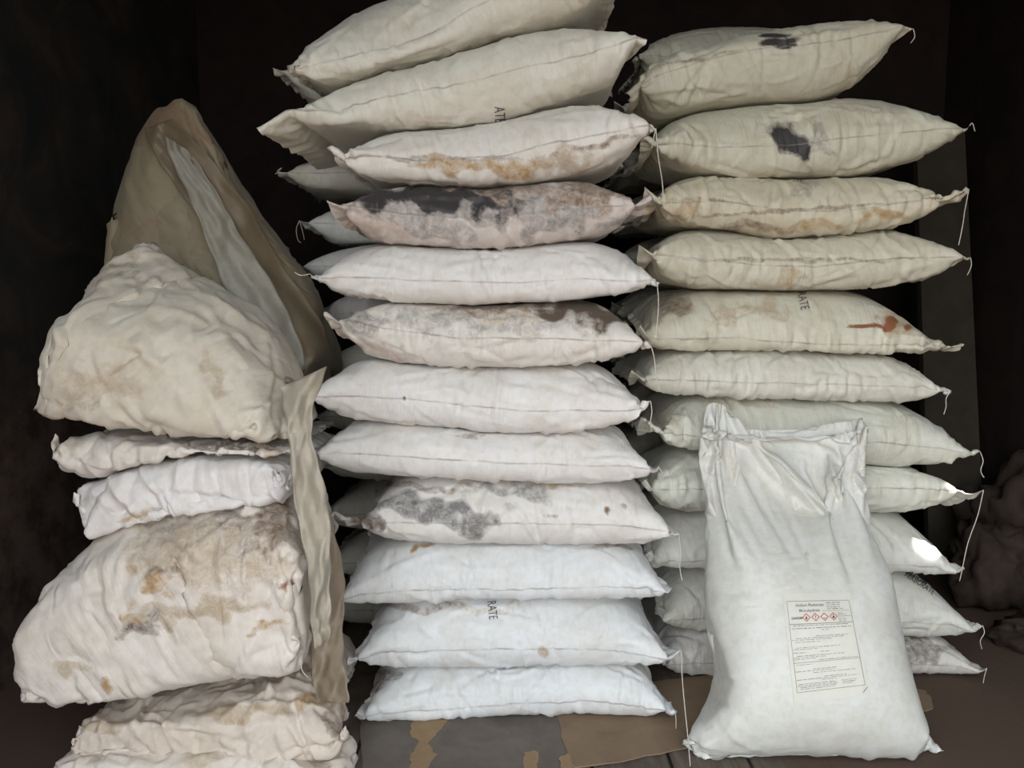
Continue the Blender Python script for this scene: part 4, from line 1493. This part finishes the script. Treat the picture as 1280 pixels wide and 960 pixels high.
# hazard diamonds: red frames with a small dark sign each, and a dark word to their left
dm, sg = [], []
for i, cu in enumerate((.305, .435, .565, .695)):
    cv, r, r2 = .226, (.062, .040), (.046, .029)
    o_ = [lab(cu, cv - r[1]), lab(cu + r[0], cv), lab(cu, cv + r[1]), lab(cu - r[0], cv)]
    i_ = [lab(cu, cv - r2[1]), lab(cu + r2[0], cv), lab(cu, cv + r2[1]), lab(cu - r2[0], cv)]
    dm.append((o_ + i_, [(k, 4 + k, 4 + (k + 1) % 4, (k + 1) % 4) for k in range(4)]))
    n = 8
    if i == 0:                          # flame over circle
        sg.append(([lab(cu + .014 * math.cos(2 * PI * k / n), cv + .009 + .009 * math.sin(2 * PI * k / n)) for k in range(n)], [tuple(range(n))]))
        sg.append(([lab(cu - .012, cv + .002), lab(cu, cv - .018), lab(cu + .012, cv + .002)], [(0, 1, 2)]))
    elif i == 1:                        # exclamation mark
        sg.append(([lab(cu - .006, cv - .016), lab(cu + .006, cv - .016), lab(cu + .004, cv + .006), lab(cu - .004, cv + .006)], [(0, 1, 2, 3)]))
        sg.append(([lab(cu - .005, cv + .010), lab(cu + .005, cv + .010), lab(cu + .005, cv + .016), lab(cu - .005, cv + .016)], [(0, 1, 2, 3)]))
    elif i == 2:                        # corrosion: two small drops over a bar
        sg.append(([lab(cu - .018, cv + .010), lab(cu + .018, cv + .010), lab(cu + .018, cv + .015), lab(cu - .018, cv + .015)], [(0, 1, 2, 3)]))
    else:                               # health hazard: a head and shoulders
        sg.append(([lab(cu + .009 * math.cos(2 * PI * k / n), cv - .012 + .006 * math.sin(2 * PI * k / n)) for k in range(n)], [tuple(range(n))]))
        sg.append(([lab(cu - .018, cv + .016), lab(cu - .010, cv - .004), lab(cu + .010, cv - .004), lab(cu + .018, cv + .016)], [(0, 1, 2, 3)]))
lay('hazard_diamonds', S, dm, M_RED, .0025, LABEL)
lay('hazard_signs', S, sg + [ltext('DANGER', .09, .24, 3.0, .02, .8)], M_INK, .0026, LABEL)
lay('torn_corner', S, [([lab(.97, .925), lab(1.0, .915), lab(.93, .965), lab(.90, .975)], [(0, 1, 2, 3)])], M_FINE, .0024, LABEL)

# ---------------------------------------------------------------- loose sewing threads
for k, paths in {2: [[(821, 165), (824, 200, -.01), (829, 232, -.02), (831, 262, -.03)], [(820, 172), (817, 186), (815, 197)]],
                 4: [[(820, 353), (822, 375, -.01), (821, 400, -.015), (818, 425, -.02)], [(392, 344), (380, 346, -.01), (372, 342, -.01)]],
                 5: [[(814, 434), (818, 450, -.01), (821, 475, -.01), (826, 492, -.01)]],
                 6: [[(812, 502), (814, 515, -.01), (812, 530, -.01), (814, 541, -.01)]],
                 7: [[(822, 584), (827, 592), (829, 600)]],
                 8: [[(846, 668), (849, 690, -.01), (848, 712, -.01), (851, 728, -.01)], [(424, 652), (416, 660, -.01), (420, 672, -.01)]],
                 10: [[(849, 816), (850, 850, -.03), (853, 885, -.06), (857, 925, -.10), (860, 962, -.14)]],
                 11: [[(842, 890), (843, 900, -.01), (843, 912, -.01)]]}.items():
    sack_threads(OBJ['m', k], paths, MY - .006)
for k, paths in {2: [[(1222, 244), (1217, 270, -.01), (1214, 290, -.01), (1209, 314, -.01)]], 3: [[(1212, 326), (1213, 336), (1208, 348)]],
                 5: [[(1187, 490), (1181, 500), (1181, 510), (1178, 520)]], 6: [[(1224, 566), (1228, 578), (1225, 590), (1229, 599)]],
                 7: [[(1229, 634), (1222, 665, -.01), (1213, 690, -.01), (1208, 706, -.01), (1203, 730, -.01), (1199, 748, -.01)]], 1: [[(1212, 156), (1216, 153), (1219, 163)]],
                 0: [[(1141, 36), (1143, 46), (1138, 54)]],
                 9: [[(1229, 783), (1231, 792), (1226, 802), (1228, 812)]], 10: [[(1233, 836), (1230, 846), (1228, 858)]]}.items():
    sack_threads(OBJ['r', k], paths, RY - .006)
sack_threads(OBJ['b', 4], [[(374, 264), (370, 275), (372, 288), (376, 292)], [(374, 266), (378, 280), (380, 290)]], BY - .01)
sack_threads(OBJ['b', 3], [[(346, 204), (352, 200), (344, 208)]], BY - .01)
sack_threads(OBJ['heap_upper'], [[(346, 478), (360, 484), (368, 520), (374, 552)]], LY - .012)
sack_threads(OBJ['heap_stained'], [[(360, 745), (364, 770), (362, 800), (370, 812)]], LY - .05)
tube('knotted_end', [tuple(at(x, y, MY - .01 + o_)) for x, y, o_ in ((428, 650, .02), (418, 641, 0), (414, 650, -.01), (421, 657, -.012), (417, 666, 0))], .0042, M_OLDPLAIN, OBJ['m', 8])
sack_threads(S, [[(864, 940), (860, 948), (862, 958)], [(1184, 957), (1190, 962), (1188, 968)]], 1.585)


# ---------------------------------------------------------------- thin plastic liners hanging over the heap
def liner(name, rows, label, tint, th=.0012, nU=56, nV=30, rip=.006, seed=0, host=None, off=0., group='plastic liners hanging over the left heap'):
    """rows: (left px, left py, right px, right py, Y) from top to bottom"""
    rng = np.random.default_rng(seed)
    R = np.array(rows, float)
    t = np.linspace(0, len(R) - 1, nU)
    A = np.stack([np.interp(t, np.arange(len(R)), R[:, i]) for i in range(5)], 1)
    k = np.array([1, 2, 3, 2, 1.0]) / 9
    for i in range(5):
        A[:, i] = np.convolve(np.pad(A[:, i], 2, mode='edge'), k, 'valid')
    ph = rng.uniform(0, 6, 4)
    F_ = np.linspace(0, 1, nV)[None]
    PX = A[:, 0:1] + (A[:, 2:3] - A[:, 0:1]) * F_
    PY = A[:, 1:2] + (A[:, 3:4] - A[:, 1:2]) * F_
    YY = A[:, 4:5] + F_ * 0
    hitY = np.full(PX.shape, 9.0)
    if host is not None:
        for i in range(nU):
            for j in range(nV):
                h = onto(host, PX[i, j], PY[i, j], 0)
                if h is not None:
                    hitY[i, j] = h.y - .008
        YY = np.where(hitY < 8, np.maximum(hitY, YY - .25), YY)
        for _ in range(14):
            Z = np.pad(YY, 1, mode='edge')
            YY = (Z[:-2, 1:-1] + Z[2:, 1:-1] + Z[1:-1, :-2] + Z[1:-1, 2:] + 2 * YY) / 6
            YY = np.minimum(YY, hitY)
    q = t[:, None] + 0 * F_
    YY = YY - off - rip * (1.6 + np.sin(F_ * 5.5 + ph[0] + q * 1.3) + .35 * np.sin(F_ * 13 + ph[1] - q * 2.3) + .6 * np.sin(F_ * 6 + q * 4 + ph[2]) + .3 * np.sin(q * 9 + F_ * 15 + ph[3]))
    G = np.zeros((nU, nV, 3))
    for i in range(nU):
        for j in range(nV):
            G[i, j] = at(PX[i, j] + 2.2 * math.sin(i * .23 + ph[1] + 2.5 * F_[0, j]) + .9 * math.sin(i * .9 + 4 * F_[0, j]), PY[i, j], YY[i, j])
    N = np.cross(np.gradient(G, axis=0), np.gradient(G, axis=1))
    N /= np.linalg.norm(N, axis=-1, keepdims=True) + 1e-9
    V = np.concatenate([(G + N * th / 2).reshape(-1, 3), (G - N * th / 2).reshape(-1, 3)])
    idx = np.arange(nU * nV).reshape(nU, nV)
    q = np.stack([idx[:-1, :-1], idx[:-1, 1:], idx[1:, 1:], idx[1:, :-1]], -1).reshape(-1, 4)
    q2 = q[:, ::-1] + nU * nV
    rim = list(idx[0, :]) + list(idx[1:, -1]) + list(idx[-1, -2::-1]) + list(idx[-2:0:-1, 0])
    q3 = np.array([(rim[i], rim[i] + nU * nV, rim[(i + 1) % len(rim)] + nU * nV, rim[(i + 1) % len(rim)]) for i in range(len(rim))])
    quads = np.concatenate([q, q2, q3])
    uv = np.stack([(quads % nV) * .008, ((quads % (nU * nV)) // nV) * .008], -1)
    cols = np.ones((len(V), 4))
    cols[:, :3] = tint
    dirt = np.zeros((len(V), 4))
    o = grid_mesh(name, V, quads, uv, cols, dirt, M_LINER, np.array(V[0]))
    return tag(o, label, 'plastic liner', group)


liner('plastic_film', [(176, 160, 216, 146, 2.02), (192, 188, 256, 190, 1.98), (222, 235, 312, 262, 1.93), (262, 300, 354, 330, 1.86), (300, 362, 398, 395, 1.80), (330, 425, 414, 440, 1.72), (350, 480, 416, 492, 1.66)],
      'wide brownish plastic film draped over the back of the tall sack in the left heap', (0.25, 0.20, 0.135), seed=2, host=OBJ['heap_top'], rip=.006)
liner('plastic_liner', [(205, 168, 236, 185, 1.96), (218, 205, 262, 230, 1.92), (236, 250, 290, 275, 1.86), (262, 310, 322, 322, 1.79), (288, 370, 350, 375, 1.72), (318, 430, 378, 432, 1.62), (345, 478, 392, 482, 1.52)],
      'long pale strip of plastic liner lying over the brownish film on the left heap', (0.40, 0.385, 0.33), seed=4, host=OBJ['heap_top'], rip=.007, nV=20, off=.014)
liner('plastic_liner', [(352, 482, 408, 455, 1.49), (356, 520, 390, 508, 1.46), (360, 560, 392, 552, 1.45), (368, 610, 404, 600, 1.44), (376, 660, 411, 655, 1.44), (384, 720, 414, 712, 1.44), (388, 775, 415, 765, 1.44), (397, 814, 409, 800, 1.44)],
      'narrow pale plastic liner strip hanging down the right side of the left heap', (0.60, 0.56, 0.48), seed=5, nV=16, rip=.009)
liner('plastic_liner', [(366, 600, 396, 590, 1.56), (376, 660, 418, 650, 1.55), (382, 720, 428, 712, 1.54), (384, 780, 430, 770, 1.53), (390, 840, 432, 838, 1.53), (400, 880, 434, 880, 1.53)],
      'wide brownish liner flap behind the narrow hanging strip, beside the middle column', (0.42, 0.35, 0.27), seed=8, nV=18, rip=.010)
print('BUILD', round(time.time() - T0, 1))
